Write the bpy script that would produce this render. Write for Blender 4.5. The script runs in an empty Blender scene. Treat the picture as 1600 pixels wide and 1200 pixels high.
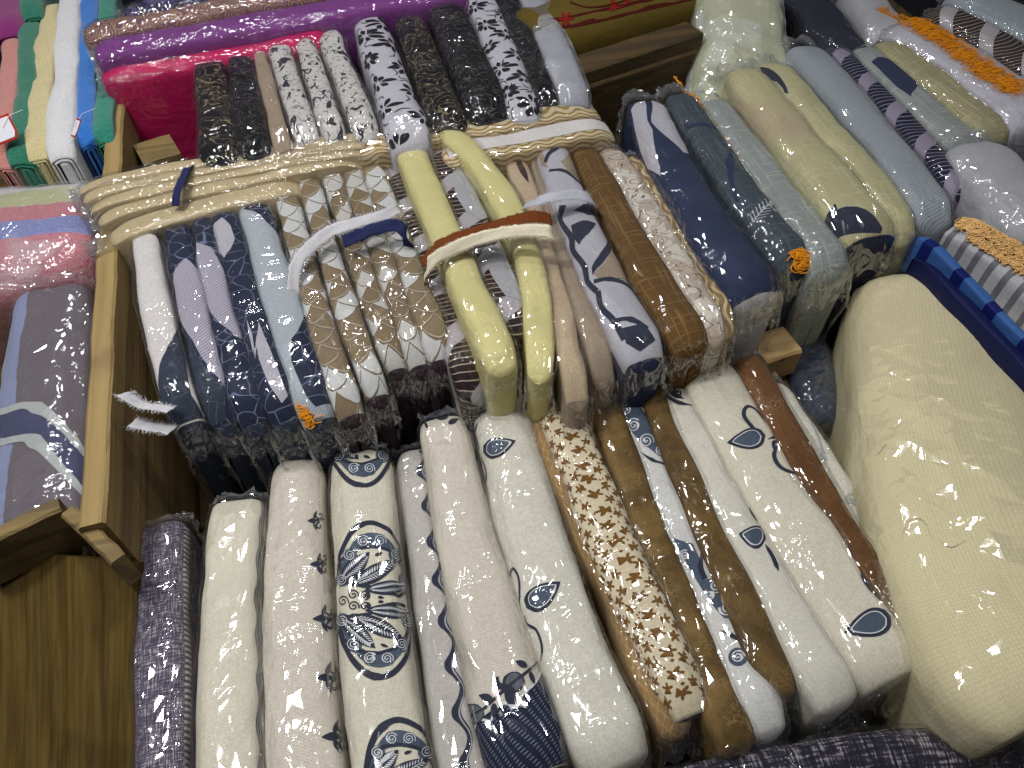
import bpy, bmesh, math, random
import numpy as np
from mathutils import Vector
R = random.Random(7)
scene = bpy.context.scene
COL = scene.collection

# ---------------------------------------------------------------- camera
PITCH, AZ, CAMZ = math.radians(51.3), math.radians(16.0), 0.75
cam_d = bpy.data.cameras.new('camera'); cam = bpy.data.objects.new('camera', cam_d); COL.objects.link(cam)
cam.location = (0, 0, CAMZ); cam.rotation_euler = (math.pi/2-PITCH, 0, -AZ)
cam_d.sensor_width = 36; cam_d.lens = 27.05; cam_d.clip_start = .01; cam_d.clip_end = 50
scene.camera = cam
# ---------------------------------------------------------------- world and lamps (an indoor market stall under bulbs)
w = bpy.data.worlds.new('World'); scene.world = w; w.use_nodes = True
w.node_tree.nodes['Background'].inputs[0].default_value = (.80, .86, 1, 1)
w.node_tree.nodes['Background'].inputs[1].default_value = .055
def lamp(name, loc, aim, size, watts, color):
    d = bpy.data.lights.new(name, 'AREA'); d.shape = 'DISK'; d.size = size; d.energy = watts; d.color = color
    o = bpy.data.objects.new(name, d); COL.objects.link(o); o.location = loc
    o.rotation_euler = (Vector(aim)-Vector(loc)).to_track_quat('-Z', 'Y').to_euler()
    return o
for loc, wt in [((-.6, .7, 1.75), 17.5), ((-.95, .35, 1.6), 5), ((.4, .35, 2.1), 6), ((.75, .9, 1.9), 4)]:
    lamp('ceiling_lamp', loc, (.0, .6, 0), .20 if wt > 10 else .12, wt, (1, .98, .96))
for loc, wt, rot in [((-.35, 1.25, 1.9), 6, 0), ((-.1, 1.9, 1.7), 5, 0), ((.05, .55, 2.2), 4, .5)]:
    o = lamp('ceiling_tube', loc, (.0, .65, 0), .6, wt, (.97, .98, 1)); o.data.shape = 'RECTANGLE'; o.data.size_y = .04
scene.view_settings.view_transform = 'Standard'; scene.view_settings.look = 'None'
scene.view_settings.exposure = 0; scene.view_settings.gamma = 1
scene.cycles.max_bounces = 10; scene.cycles.transparent_max_bounces = 32
scene.cycles.diffuse_bounces = 3; scene.cycles.glossy_bounces = 3
scene.cycles.use_denoising = True
scene.cycles.sample_clamp_indirect = 4

# ---------------------------------------------------------------- photo geometry -> world
FW = np.array([math.sin(AZ)*math.cos(PITCH), math.cos(AZ)*math.cos(PITCH), -math.sin(PITCH)])
RT = np.array([math.cos(AZ), -math.sin(AZ), 0.]); UP = np.cross(RT, FW)
def U(px, py, z=0.):
    d = FW*1202 + RT*(px-800) + UP*(600-py)
    t = (z-CAMZ)/d[2]
    return np.array([0, 0, CAMZ])+d*t

# ---------------------------------------------------------------- node helpers
def lin(h):
    h = h.lstrip('#'); v = [int(h[i:i+2], 16)/255 for i in (0, 2, 4)]
    return tuple(c/12.92 if c <= .04045 else ((c+.055)/1.055)**2.4 for c in v)+(1,)
class G:
    def __init__(s, name):
        s.m = bpy.data.materials.new(name); s.m.use_nodes = True; s.nt = s.m.node_tree
        s.b = s.nt.nodes['Principled BSDF']; s.out = s.nt.nodes['Material Output']
        uv = s.nt.nodes.new('ShaderNodeTexCoord'); s.tc = uv; s.uv = uv.outputs['UV']
        sp = s.nt.nodes.new('ShaderNodeSeparateXYZ'); s.nt.links.new(s.uv, sp.inputs[0])
        s.u, s.v = sp.outputs[0], sp.outputs[1]
        s.rnd = s.nt.nodes.new('ShaderNodeObjectInfo').outputs['Random']
    def put(s, sock, val):
        if isinstance(val, bpy.types.NodeSocket): s.nt.links.new(val, sock)
        elif isinstance(val, str): sock.default_value = lin(val)
        else: sock.default_value = val
    def m_(s, op, *a, clamp=False):
        n = s.nt.nodes.new('ShaderNodeMath'); n.operation = op; n.use_clamp = clamp
        for i, x in enumerate(a): s.put(n.inputs[i], x)
        return n.outputs[0]
    def add(s, a, b): return s.m_('ADD', a, b)
    def mul(s, a, b): return s.m_('MULTIPLY', a, b)
    def sub(s, a, b): return s.m_('SUBTRACT', a, b)
    def vec(s, x, y, z=0.):
        n = s.nt.nodes.new('ShaderNodeCombineXYZ')
        for i, q in enumerate((x, y, z)): s.put(n.inputs[i], q)
        return n.outputs[0]
    def step(s, x, lo, hi):
        n = s.nt.nodes.new('ShaderNodeMapRange'); n.interpolation_type = 'SMOOTHSTEP'
        s.put(n.inputs[0], x); n.inputs[1].default_value = lo; n.inputs[2].default_value = hi
        return n.outputs[0]
    def noise(s, vec, scale, detail=2., rough=.5, dist=0.):
        n = s.nt.nodes.new('ShaderNodeTexNoise'); s.put(n.inputs['Vector'], vec)
        n.inputs['Scale'].default_value = scale; n.inputs['Detail'].default_value = detail
        n.inputs['Roughness'].default_value = rough; n.inputs['Distortion'].default_value = dist
        return n.outputs[0]
    def vor(s, vec, scale, feat='DISTANCE_TO_EDGE', rnd=1.):
        n = s.nt.nodes.new('ShaderNodeTexVoronoi'); n.feature = feat; s.put(n.inputs['Vector'], vec)
        n.inputs['Scale'].default_value = scale; n.inputs['Randomness'].default_value = rnd
        return n
    def mix(s, f, a, b):
        n = s.nt.nodes.new('ShaderNodeMix'); n.data_type = 'RGBA'
        s.put(n.inputs[0], f); s.put(n.inputs[6], a); s.put(n.inputs[7], b)
        return n.outputs[2]
    def sin(s, x, period, phase=0.):
        return s.m_('SINE', s.add(s.mul(x, 2*math.pi/period), phase))
    def bump(s, h, strength=.3, dist=.001, normal=None):
        n = s.nt.nodes.new('ShaderNodeBump'); n.inputs['Strength'].default_value = strength
        n.inputs['Distance'].default_value = dist; s.put(n.inputs['Height'], h)
        if normal is not None: s.put(n.inputs['Normal'], normal)
        return n.outputs[0]
    def uvs(s, a, b): return s.vec(s.mul(s.u, a), s.mul(s.v, b), s.mul(s.rnd, 37.))
def weave(g, c, amt=.35, scale=1.0):
    """thread-level value variation on any colour, plus soft cloth unevenness"""
    n1 = g.noise(g.uvs(260*scale, 1500*scale), 1, 1); n2 = g.noise(g.uvs(1500*scale, 260*scale), 1, 1)
    t = g.add(n1, n2)
    f = g.step(t, .7, 1.3)
    hs = g.nt.nodes.new('ShaderNodeHueSaturation'); g.put(hs.inputs['Color'], c)
    big = g.noise(g.uvs(22, 22), 1, 2)
    val = g.add(1-amt*.5-.05, g.add(g.mul(f, amt), g.mul(big, .10)))
    g.put(hs.inputs['Value'], val)
    g.h = t
    return hs.outputs[0]
def fabric(name, fn, rough=.78, amt=.22, scale=1., bs=.35, crease=.5):
    g = G(name); c = fn(g); c = weave(g, c, amt, scale)
    g.put(g.b.inputs['Base Color'], c); g.b.inputs['Roughness'].default_value = rough
    g.b.inputs['Specular IOR Level'].default_value = .10
    fold = g.add(g.noise(g.uvs(9, 26), 1, 3, .55), g.mul(g.m_('ABSOLUTE', g.sub(g.noise(g.uvs(26, 13), 1, 2, .5, 1.), .5)), crease))
    nb = g.bump(fold, .5, .006)
    g.put(g.b.inputs['Normal'], g.bump(g.h, bs, .0006, nb))
    return g.m
# patterns ------------------------------------------------------------------
def p_plain(a, b): return lambda g: g.mix(g.noise(g.uvs(40, 40), 1, 3), a, b)
def p_twill(a, b, per=.0032, k=1.): return lambda g: g.mix(g.step(g.sin(g.add(g.u, g.mul(g.v, k)), per), -.6, .6), a, b)
def p_rib(a, b, per=.004):
    def f(g): 
        return g.mix(g.mul(g.step(g.sin(g.v, per), -.5, .8), g.step(g.sin(g.u, per*.8), -1, .6)), a, b)
    return f
def p_tweed(a, b, c, k=1.):
    def f(g):
        n = g.add(g.noise(g.uvs(90*k, 900*k), 1, 2), g.noise(g.uvs(900*k, 90*k), 1, 2))
        return g.mix(g.step(n, 1.02, 1.28), g.mix(g.step(n, .72, 1.02), a, b), c)
    return f
def p_crackle(a, a2, line, scale=40, wd=.05):
    def f(g):
        w1 = g.noise(g.uvs(30, 30), 1, 1)
        vv = g.vec(g.add(g.u, g.mul(w1, .03)), g.add(g.v, g.mul(w1, -.02)), g.mul(g.rnd, 9.))
        e = g.vor(vv, scale).outputs[0]
        base = g.mix(g.noise(g.uvs(25, 60), 1, 3), a, a2)
        return g.mix(g.m_('SUBTRACT', 1., g.step(e, wd*.4, wd)), base, line)
    return f
def p_hatch(a, line, per=.007, bend=9., wd=.80, patch=None):
    def f(g):
        t = g.add(g.u, g.mul(g.mul(g.v, g.v), bend))
        t = g.add(t, g.mul(g.noise(g.uvs(16, 16), 1, 1), .02))
        s_ = g.step(g.sin(t, per), wd, wd+.15)
        c = g.mix(s_, a, line)
        if patch:
            c = g.mix(g.step(g.sin(g.add(g.u, g.mul(g.v, .8)), .085), .45, .5), c, patch)
        return c
    return f
def p_scales(a, b, line, h=.024, wd=.034):
    def f(g):
        sh = g.add(g.mul(g.rnd, 3.7), 20.)
        r = g.add(g.m_('DIVIDE', g.u, h), sh); v = g.add(g.m_('DIVIDE', g.v, wd), g.add(10., g.mul(g.rnd, 2.)))
        i = g.m_('FLOOR', r); fr = g.m_('FRACT', r)
        fx = g.sub(g.m_('FRACT', g.add(v, g.mul(g.m_('MODULO', i, 2.), .5))), .5)
        arc = g.sub(1., g.mul(g.mul(fx, fx), 3.6))
        d = g.sub(fr, arc)
        idr = g.add(i, g.m_('GREATER_THAN', d, 0.))
        col = g.m_('FLOOR', g.add(v, g.mul(g.m_('MODULO', idr, 2.), .5)))
        wn = g.nt.nodes.new('ShaderNodeTexWhiteNoise'); wn.noise_dimensions = '3D'
        g.put(wn.inputs['Vector'], g.vec(idr, col, 0.))
        base = g.mix(g.m_('GREATER_THAN', wn.outputs[0], .48), a, b)
        ad = g.m_('ABSOLUTE', d)
        ln = g.sub(1., g.step(ad, .05, .10)); ln2 = g.sub(1., g.step(g.m_('ABSOLUTE', g.sub(d, -.17)), .02, .05))
        return g.mix(ln, g.mix(g.mul(ln2, .6), base, '#d9d2c2'), line)
    return f
def p_waves(a, line, per=.011, amp=.004, wl=.05, th=.2):
    def f(g):
        t = g.add(g.v, g.mul(g.sin(g.u, wl), amp))
        return g.mix(g.step(g.sin(t, per), th, th+.25), a, line)
    return f
def p_linen(a, b, patch=None):
    def f(g):
        n1 = g.noise(g.vec(g.mul(g.u, 260.), g.mul(g.v, 16.), 3.), 1, 1); n2 = g.noise(g.vec(g.mul(g.u, 16.), g.mul(g.v, 260.), 8.), 1, 1)
        c = g.mix(g.step(g.m_('MAXIMUM', n1, n2), .52, .72), a, b)
        if patch: c = g.mix(g.step(g.noise(g.uvs(8, 8), 1, 1), .55, .7), c, patch)
        return c
    return f
def p_gold(a, b, hi):
    def f(g):
        c = g.mix(g.step(g.noise(g.uvs(22, 30), 1, 4, .65), .35, .65), a, b)
        fib = g.noise(g.uvs(160, 420), 1, 3, .7, 1.5)
        cur = g.vor(g.vec(g.add(g.u, g.mul(g.noise(g.uvs(60, 60), 1, 1), .02)), g.v, g.rnd), 200).outputs[0]
        k = g.m_('MAXIMUM', g.step(fib, .6, .75), g.mul(g.mul(.75, g.sub(1., g.step(cur, .03, .10))), g.step(g.noise(g.uvs(30, 30), 1, 1), .5, .8)))
        return g.mix(g.mul(k, .7), c, hi)
    return f
def p_blot(a, b, c=None, k=1., lo=.52):
    def f(g):
        n = g.noise(g.uvs(38*k, 60*k), 1, 2, .5, 1.2)
        x = g.mix(g.step(n, lo, lo+.03), a, b)
        if c:
            s_ = g.m_('ABSOLUTE', g.sub(g.noise(g.uvs(60*k, 50*k), 1, 1, .5, 2.), .5))
            x = g.mix(g.sub(1., g.step(s_, .008, .022)), x, c)
        return x
    return f
def p_lattice(a, line, per=.014):
    def f(g):
        s1 = g.m_('ABSOLUTE', g.sin(g.add(g.u, g.mul(g.v, 1.5)), per*2)); s2 = g.m_('ABSOLUTE', g.sin(g.sub(g.u, g.mul(g.v, 1.5)), per*2))
        return g.mix(g.mul(g.sub(1., g.step(g.m_('MINIMUM', s1, s2), .05, .16)), .8), a, line)
    return f
def p_bands(bands):
    """bands across v: list of (v_start_metres, hex)"""
    def f(g):
        vv = g.add(g.v, g.mul(g.noise(g.uvs(60, 60), 1, 2), .004))
        c = bands[0][1]; cs = None
        for v0, col in bands[1:]:
            cs = g.mix(g.step(vv, v0-.001, v0+.001), c if cs is None else cs, col)
        return cs
    return f
def p_scroll(a, line, k=55.):
    def f(g):
        e = g.vor(g.uvs(1., 1.), k, 'F1').outputs[0]
        ang = g.noise(g.uvs(70, 70), 1, 0)
        t = g.add(g.mul(e, 5.), ang)
        s_ = g.step(g.m_('ABSOLUTE', g.sub(g.m_('FRACT', t), .5)), .12, .2)
        return g.mix(g.mul(s_, .8), line, a)
    return f

M = {}
M['tweed'] = fabric('purple_grey_tweed', p_tweed('#3c3644', '#5f5868', '#b3aab2'), amt=.3)
M['hem'] = fabric('grey_zigzag_hem', lambda g: g.mix(g.step(g.sin(g.u, .006), -.1, .3), '#57525c', '#b9b2ac'))
M['cream'] = fabric('cream_twill', p_twill('#cbc5b2', '#d5d0bf', .003))
M['cream_warm'] = fabric('warm_cream_cloth', p_twill('#c6beb0', '#d0c9bc', .003, -1))
M['cream_pale'] = fabric('pale_cream_cloth', p_plain('#cac6b8', '#d4d1c5'))
M['grey_cream'] = fabric('pale_grey_cloth', p_plain('#aca8a2', '#b9b5ae'))
M['floral'] = fabric('cream_flower_ground', p_plain('#cdc0a2', '#d7ccb2'))
M['lattice'] = fabric('tan_lattice_cloth', p_lattice('#97794f', '#c4a878'))
M['gold'] = fabric('gold_brown_damask', p_gold('#5a4524', '#7b6238', '#b39a66'), rough=.55)
M['gold_dark'] = fabric('dark_gold_damask', p_gold('#544022', '#725a33', '#a58d5e'), rough=.55)
M['brown'] = fabric('rust_brown_damask', p_gold('#5f3f20', '#6d4a28', '#a38058'), rough=.6)
M['brown_grid'] = fabric('ochre_brown_linen', p_linen('#634724', '#7f643a'))
M['scrollblue'] = fabric('blue_scroll_cloth', p_plain('#c6c6c2', '#d2d1cc'))
M['blueprint'] = fabric('slate_blue_print', p_plain('#3f4a59', '#566273'))
M['ink'] = fabric('dark_ink_print', p_plain('#2b2e3c', '#363a49'))
M['inkgrey'] = fabric('grey_ink_print', p_plain('#55585e', '#666a70'))
M['embroid'] = fabric('pale_thread', p_plain('#c4bc98', '#ccc4a1'))
M['whiteprint'] = fabric('white_line_print', p_plain('#c9ccd0', '#d8dadc'))
M['creamprint'] = fabric('cream_print', p_plain('#d9d5c2', '#e2decd'))
M['brownprint'] = fabric('brown_flower_print', p_plain('#6d4a1c', '#7b5724'))
M['redprint'] = fabric('red_print', p_plain('#6e1512', '#7d1c16'))
M['inkmesh'] = fabric('ink_dash_print', lambda g: g.mix(g.mul(g.step(g.sin(g.add(g.u, g.mul(g.v, .6)), .0034), .3, .7), g.step(g.sin(g.sub(g.v, g.mul(g.u, .4)), .0075), -.1, .3)), '#23273a', '#6d7484'))
M['navy'] = fabric('navy_crackle', p_crackle('#1f2438', '#2a3046', '#6d7490', 46, .028), rough=.55)
M['navy_plain'] = fabric('navy_cloth', p_plain('#262d48', '#333c58'), rough=.6)
M['slate'] = fabric('slate_leaf_cloth', p_crackle('#2b3140', '#3a4250', '#4f5866', 60, .02), rough=.6)
M['lav'] = fabric('lavender_twill', p_twill('#928d9e', '#b5b1bd', .0046, .8))
M['lav_plain'] = fabric('pale_lavender_cloth', p_plain('#a9a7b0', '#bab8c0'))
M['paleblue'] = fabric('pale_blue_grey_cloth', p_twill('#9fa7af', '#b2b9bf', .0034))
M['offwhite'] = fabric('off_white_cloth', p_plain('#cfcac8', '#dcd8d4'))
M['scales'] = fabric('tan_scale_cloth', p_scales('#86755b', '#c6c7c6', '#776b5c', .0175, .027), rough=.6)
M['scales_b'] = fabric('brown_scale_cloth', p_scales('#7e6d53', '#bfbdb8', '#6f6454', .0165, .025), rough=.6)
M['hem_dark'] = fabric('dark_brown_hem', p_tweed('#2b2226', '#3c3035', '#5b4b4c'))
M['hatch'] = fabric('dark_brown_hatch', p_hatch('#2e2222', '#b3a392', .0085, 14, .84, '#a9a4a8'), rough=.55)
M['hatch_navy'] = fabric('navy_hatch', p_hatch('#1b1a34', '#a5a2b4', .0085, 12, .86, '#8f8799'), rough=.55)
M['yellow'] = fabric('cream_yellow_satin', p_plain('#c9c183', '#d7cf97'), rough=.5, amt=.12, crease=1.6)
M['yellow_linen'] = fabric('cream_yellow_linen', p_linen('#b2ad86', '#c0bb96', '#b3a488'), rough=.55)
M['olive_linen'] = fabric('olive_linen', p_linen('#989270', '#b0aa88'), rough=.55)
M['grey_mid'] = fabric('silver_grey_cloth', p_plain('#9c9da2', '#aeafb3'))
M['beige'] = fabric('beige_satin', p_plain('#b19c80', '#c2af95'), rough=.5)
M['beige_d'] = fabric('dark_beige_satin', p_plain('#8f806e', '#a3937f'), rough=.5)
M['swirl'] = fabric('pale_floral_swirl', p_blot('#b5a898', '#cfc8bc', '#6c5b4c', .6), rough=.6)
M['wavebrown'] = fabric('wavy_brown_border', p_waves('#8c7350', '#c9b48c', .008, .003, .04))
M['wave'] = fabric('beige_wave_cloth', p_waves('#c6b693', '#937a4e', .009, .003, .034, .1))
M['tan'] = fabric('plain_tan_cloth', p_plain('#b3a27e', '#bfaf8c'), rough=.6)
M['tealgrey'] = fabric('teal_grey_cloth', p_linen('#3f4850', '#555f66'), rough=.6)
M['sage'] = fabric('pale_sage_linen', p_linen('#8d9390', '#a3a8a4'), rough=.6)
M['bluegrey'] = fabric('light_blue_grey_rib', p_twill('#858d94', '#9ca3a9', .0042, 0.6), rough=.6)
M['purple'] = fabric('purple_satin', p_plain('#6d3476', '#82468a'), rough=.45)
M['purple_gold'] = fabric('purple_gold_scroll', p_scroll('#5d2a63', '#a98f5c', 48), rough=.5)
M['pink'] = fabric('hot_pink_satin', p_plain('#b01050', '#c41b60'), rough=.5, amt=.1)
M['navy_pat'] = fabric('navy_gold_pattern', p_blot('#20204a', '#4c4a78', '#8d7a52', 1.5), rough=.5)
M['black'] = fabric('black_satin', p_blot('#0c0b10', '#1e1d23', '#5c5850', .9, .55), rough=.7)
M['blackgold'] = fabric('black_painted_sheen', p_blot('#0f0e12', '#2b2723', '#8a7c60', .7, .53), rough=.7)  # champagne lines serve as print and as painted warm reflections of the film
M['champagne'] = fabric('champagne_satin', p_plain('#8d7c68', '#a39382'), rough=.7)
M['bwfine'] = fabric('black_white_sketch_cloth', p_blot('#c9c6c2', '#35333c', '#4b4851', 1.5, .57), rough=.55)
M['bwbig'] = fabric('white_black_bloom_cloth', p_plain('#b3b1ba', '#c2c0c8'), rough=.55)
M['greywhite'] = fabric('grey_white_cloth', p_plain('#8f919c', '#a5a7b0'), rough=.55)
M['palegreen'] = fabric('pale_green_cloth', p_plain('#a9ab8c', '#b7b99b'))
M['bigcream'] = fabric('cream_waffle_cloth', p_rib('#cfc6a0', '#dbd2ae', .0036), amt=.15)
M['creamwhite'] = fabric('white_cloth', p_plain('#c5c5cc', '#d2d2d8'))
M['curtain'] = fabric('grey_purple_curtain', p_bands([(-1, '#a9b39f'), (-.045, '#8a91b0'), (-.016, '#6c656c')]))
M['curtain_band'] = fabric('pale_band_print', p_twill('#9aa09f', '#b9bdbb', .003))
M['ctweed'] = fabric('dark_scratch_tweed', p_tweed('#1d1a26', '#2b2734', '#8f8a90', .5))
M['wrapper'] = fabric('yellow_wrapper', p_plain('#51431a', '#5d4e20'))  # yellow darkened in the colour itself, standing in for weak light there
M['darkred'] = fabric('dark_red_band', p_plain('#3a0f0c', '#4a1511'))
M['blue'] = fabric('bright_blue_cloth', lambda g: g.mix(g.step(g.sin(g.u, .06), .55, .62), '#35588f', '#121c58'), rough=.5)
M['navyblue'] = fabric('navy_blue_cloth', p_plain('#10153a', '#171d4a'), rough=.5)
M['stripe_grey'] = fabric('grey_dark_stripe', lambda g: g.mix(g.step(g.sin(g.u, .022), .3, .4), '#a3a4a9', '#66666e'), rough=.6)
M['band'] = fabric('dusk_blue_band', p_plain('#43455f', '#505370'))
M['strip_white'] = fabric('frayed_white_strip', p_plain('#b0afb4', '#c4c3c6'))
M['strip_cream'] = fabric('frayed_cream_strip', p_plain('#cfc7ae', '#dad3bd'))
M['strip_grey'] = fabric('frayed_grey_strip', p_plain('#9b9ca6', '#b0b1b9'))
M['strip_blue'] = fabric('dark_blue_strip', p_plain('#1f2446', '#2b3056'))
M['strip_brown'] = fabric('rust_brown_strip', p_plain('#5c2f14', '#6e3b1c'))
M['orange'] = fabric('orange_yarn', p_plain('#d98412', '#eda42c'))
M['yarn'] = fabric('pale_orange_yarn', p_plain('#cfa264', '#dcb77e'))
M['darknavy'] = fabric('dark_cloth', p_plain('#1d1f2c', '#272938'))  # dark navy cloth of the bundle at the top
def terry(name, a, b):
    g = G(name); co = g.tc.outputs['Object']
    n = g.noise(co, 420, 3, .7); c = g.mix(g.step(n, .3, .7), a, b)
    g.put(g.b.inputs['Base Color'], c); g.b.inputs['Roughness'].default_value = .95
    g.b.inputs['Sheen Weight'].default_value = .3
    g.put(g.b.inputs['Normal'], g.bump(n, .8, .003)); return g.m
for k, a, b in (('magenta', '#6a0f58', '#8c1c74'), ('salmon', '#b06a64', '#cb8a82'), ('green', '#0f5a46', '#1f7c62'), ('lemon', '#b7a978', '#d2c697'),
                ('towel_white', '#c2c2c6', '#dededf'), ('towel_blue', '#0c58a8', '#1d78cc'), ('teal', '#0f6a58', '#1e8a74')):
    M[k] = terry(k+'_terry', a, b)
def pink_towel():
    g = G('striped_pink_terry'); n = g.noise(g.tc.outputs['Object'], 420, 3, .7)
    c = p_bands([(-1, '#b8566a'), (-.026, '#5c78c0'), (-.004, '#b8566a'), (.014, '#aab478'), (.05, '#b9bdb4')])(g)
    g.put(g.b.inputs['Base Color'], g.mix(g.mul(g.step(n, .3, .7), .3), c, '#f0d0d0')); g.b.inputs['Roughness'].default_value = .95
    g.put(g.b.inputs['Normal'], g.bump(n, .8, .003)); return g.m
M['pinktowel'] = pink_towel()
def plastic(name, milky, crk, cover=.5, rough=.06, fine=1.):
    g = G(name); nt = g.nt; nt.nodes.remove(g.b)
    at = nt.nodes.new('ShaderNodeAttribute'); at.attribute_name = 'flap'; flap = at.outputs['Fac']
    ru = g.add(g.u, g.mul(g.rnd, 13.)); co = g.vec(ru, g.v, g.mul(g.rnd, 5.))
    wp = g.vec(g.add(ru, g.mul(g.noise(co, 24, 2), .03)), g.add(g.v, g.mul(g.noise(co, 19, 2), .025)), g.rnd)
    an = g.vec(g.add(g.mul(ru, 1.2), g.mul(g.noise(co, 9, 1), .4)), g.add(g.mul(g.v, 1.9), g.mul(ru, .4)), g.rnd)
    area = g.m_('MAXIMUM', g.step(g.noise(co, 15, 1), .66-.3*cover, .80-.3*cover), flap)
    r1 = g.m_('ABSOLUTE', g.sub(g.noise(an, 24, 1, .5, .5), .5))
    r2 = g.m_('ABSOLUTE', g.sub(g.noise(wp, 62, 1, .6, .4), .5))
    h = g.add(g.mul(r1, .38*fine), g.mul(area, g.mul(r2, .5)))
    nb = g.bump(h, 1., .009*crk)
    fr = nt.nodes.new('ShaderNodeFresnel'); fr.inputs[0].default_value = 1.4
    f = g.add(g.m_('MINIMUM', g.add(.045, g.mul(fr.outputs[0], .8)), .22), g.mul(flap, .10))
    gl = nt.nodes.new('ShaderNodeBsdfGlossy'); gl.inputs['Roughness'].default_value = rough; g.put(gl.inputs['Normal'], nb)
    tr = nt.nodes.new('ShaderNodeBsdfTransparent'); tr.inputs[0].default_value = (.97, .97, .97, 1)
    df = nt.nodes.new('ShaderNodeBsdfDiffuse'); df.inputs[0].default_value = (.8, .82, .86, 1); g.put(df.inputs['Normal'], nb)
    m1 = nt.nodes.new('ShaderNodeMixShader'); g.put(m1.inputs[0], g.add(g.mul(g.add(.3, g.mul(area, .9)), milky), g.mul(flap, .085))); nt.links.new(tr.outputs[0], m1.inputs[1]); nt.links.new(df.outputs[0], m1.inputs[2])
    m2 = nt.nodes.new('ShaderNodeMixShader'); g.put(m2.inputs[0], f); nt.links.new(m1.outputs[0], m2.inputs[1]); nt.links.new(gl.outputs[0], m2.inputs[2])
    nt.links.new(m2.outputs[0], g.out.inputs[0]); return g.m
M['bag'] = plastic('clear_plastic_film', .008, .95, .42, .06, .8)
M['bag_tight'] = plastic('smooth_plastic_film', .005, .62, .22, .06, .5)
M['bag_crisp'] = plastic('crumpled_plastic_film', .008, 1.25, .75)
M['bag_milky'] = plastic('milky_plastic_film', .24, 1.2, .6)
def wood(name, a, b, c, ax=1, rg=.55):
    g = G(name); co = g.tc.outputs['Object']
    sp = g.nt.nodes.new('ShaderNodeSeparateXYZ'); g.nt.links.new(co, sp.inputs[0]); x, y, z = sp.outputs
    s = [1., 1., 1.]; s[ax] = .03
    v = g.vec(g.mul(x, s[0]), g.mul(y, s[1]), g.mul(z, s[2]))
    n = g.noise(v, 60, 4, .6, .8); ring = g.m_('SINE', g.mul(g.noise(v, 20, 1), 26.))
    cc = g.mix(g.step(n, .3, .7), a, b); cc = g.mix(g.mul(g.step(ring, .3, .95), rg), cc, c)
    st = g.noise(co, 9, 3, .6); cc = g.mix(g.mul(g.step(st, .55, .75), .4), cc, c)
    kn = g.vor(co, 16, 'F1').outputs[0]; cc = g.mix(g.mul(g.sub(1., g.step(kn, .03, .09)), .8), cc, '#2a1a0c')
    g.put(g.b.inputs['Base Color'], cc); g.b.inputs['Roughness'].default_value = .75
    g.put(g.b.inputs['Normal'], g.bump(g.add(n, g.mul(g.noise(co, 300, 2), .3)), .6, .003)); return g.m
M['wood'] = wood('pine_board', '#7f6840', '#97804f', '#5a4626')
M['wood_x'] = wood('old_pine_board', '#6a5733', '#806b40', '#43351c', 0)
M['ply'] = wood('brown_plywood', '#4e3d20', '#5f4b28', '#352814', 2)
def panel_wood():
    g = G('worn_plywood'); n = g.noise(g.vec(g.mul(g.u, 110.), g.mul(g.v, 4.), 0.), 1, 4, .65, .5); st = g.noise(g.vec(g.mul(g.u, 14.), g.mul(g.v, 6.), 3.), 1, 3)
    c = g.mix(g.step(n, .3, .7), '#463616', '#665228'); c = g.mix(g.mul(g.step(st, .5, .7), .5), c, '#2f230e')
    g.put(g.b.inputs['Base Color'], c); g.b.inputs['Roughness'].default_value = .8; g.b.inputs['Specular IOR Level'].default_value = .15
    g.put(g.b.inputs['Normal'], g.bump(n, .5, .002)); return g.m
M['panel'] = panel_wood()
M['dark_rail'] = wood('shade_toned_rail', '#3c2c10', '#4c3916', '#261a08', 0)  # shade of the dim back is put into this wood colour
M['wood_pale'] = wood('pale_timber', '#a5875a', '#bd9f6f', '#6f5430', 0)
M['card'] = fabric('white_card', p_plain('#cfcfd6', '#dcdce2'))
M['cardred'] = fabric('red_card_border', p_plain('#9c2418', '#ad3020'))
M['floor'] = fabric('dark_floor', p_plain('#2a2a2e', '#38383c'))

# ---------------------------------------------------------------- object helpers
def mesh_obj(name, verts, faces, mat, parent=None, uv=None, smooth=True, mats=None):
    me = bpy.data.meshes.new(name); me.from_pydata([tuple(map(float, v)) for v in verts], [], [tuple(int(i) for i in f) for f in faces])
    for m in (mats or [mat]): me.materials.append(m)
    if smooth: me.polygons.foreach_set('use_smooth', [True]*len(me.polygons))
    if uv is not None:
        lay = me.uv_layers.new(name='UVMap'); li = np.empty(len(me.loops), int); me.loops.foreach_get('vertex_index', li)
        lay.data.foreach_set('uv', np.asarray(uv, dtype=np.float32)[li].ravel())
    me.update()
    o = bpy.data.objects.new(name, me); COL.objects.link(o)
    if parent is not None: o.parent = parent
    return o
LABELS = {}
def tag(o, label, cat, group=None, kind=None):
    if label:
        o['label'] = label
    if cat: o['category'] = cat
    if group: o['group'] = group
    if kind: o['kind'] = kind
    return o
def thing(name, loc, label, cat, group=None):
    o = bpy.data.objects.new(name, None); o.empty_display_size = .05; COL.objects.link(o); o.location = loc
    return tag(o, label, cat, group)
def grid_faces(nu, nv, off=0):
    f = []
    for i in range(nu-1):
        for j in range(nv-1):
            a = off+i*nv+j; f.append((a, a+1, a+nv+1, a+nv))
    return f
def sines(seed, n, fmin, fmax):
    r = np.random.RandomState(seed); fr = r.uniform(fmin, fmax, n); an = r.uniform(0, 2*np.pi, n)
    return fr*np.cos(an), fr*np.sin(an), r.uniform(0, 6.28, n), 1/np.sqrt(n)
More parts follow.
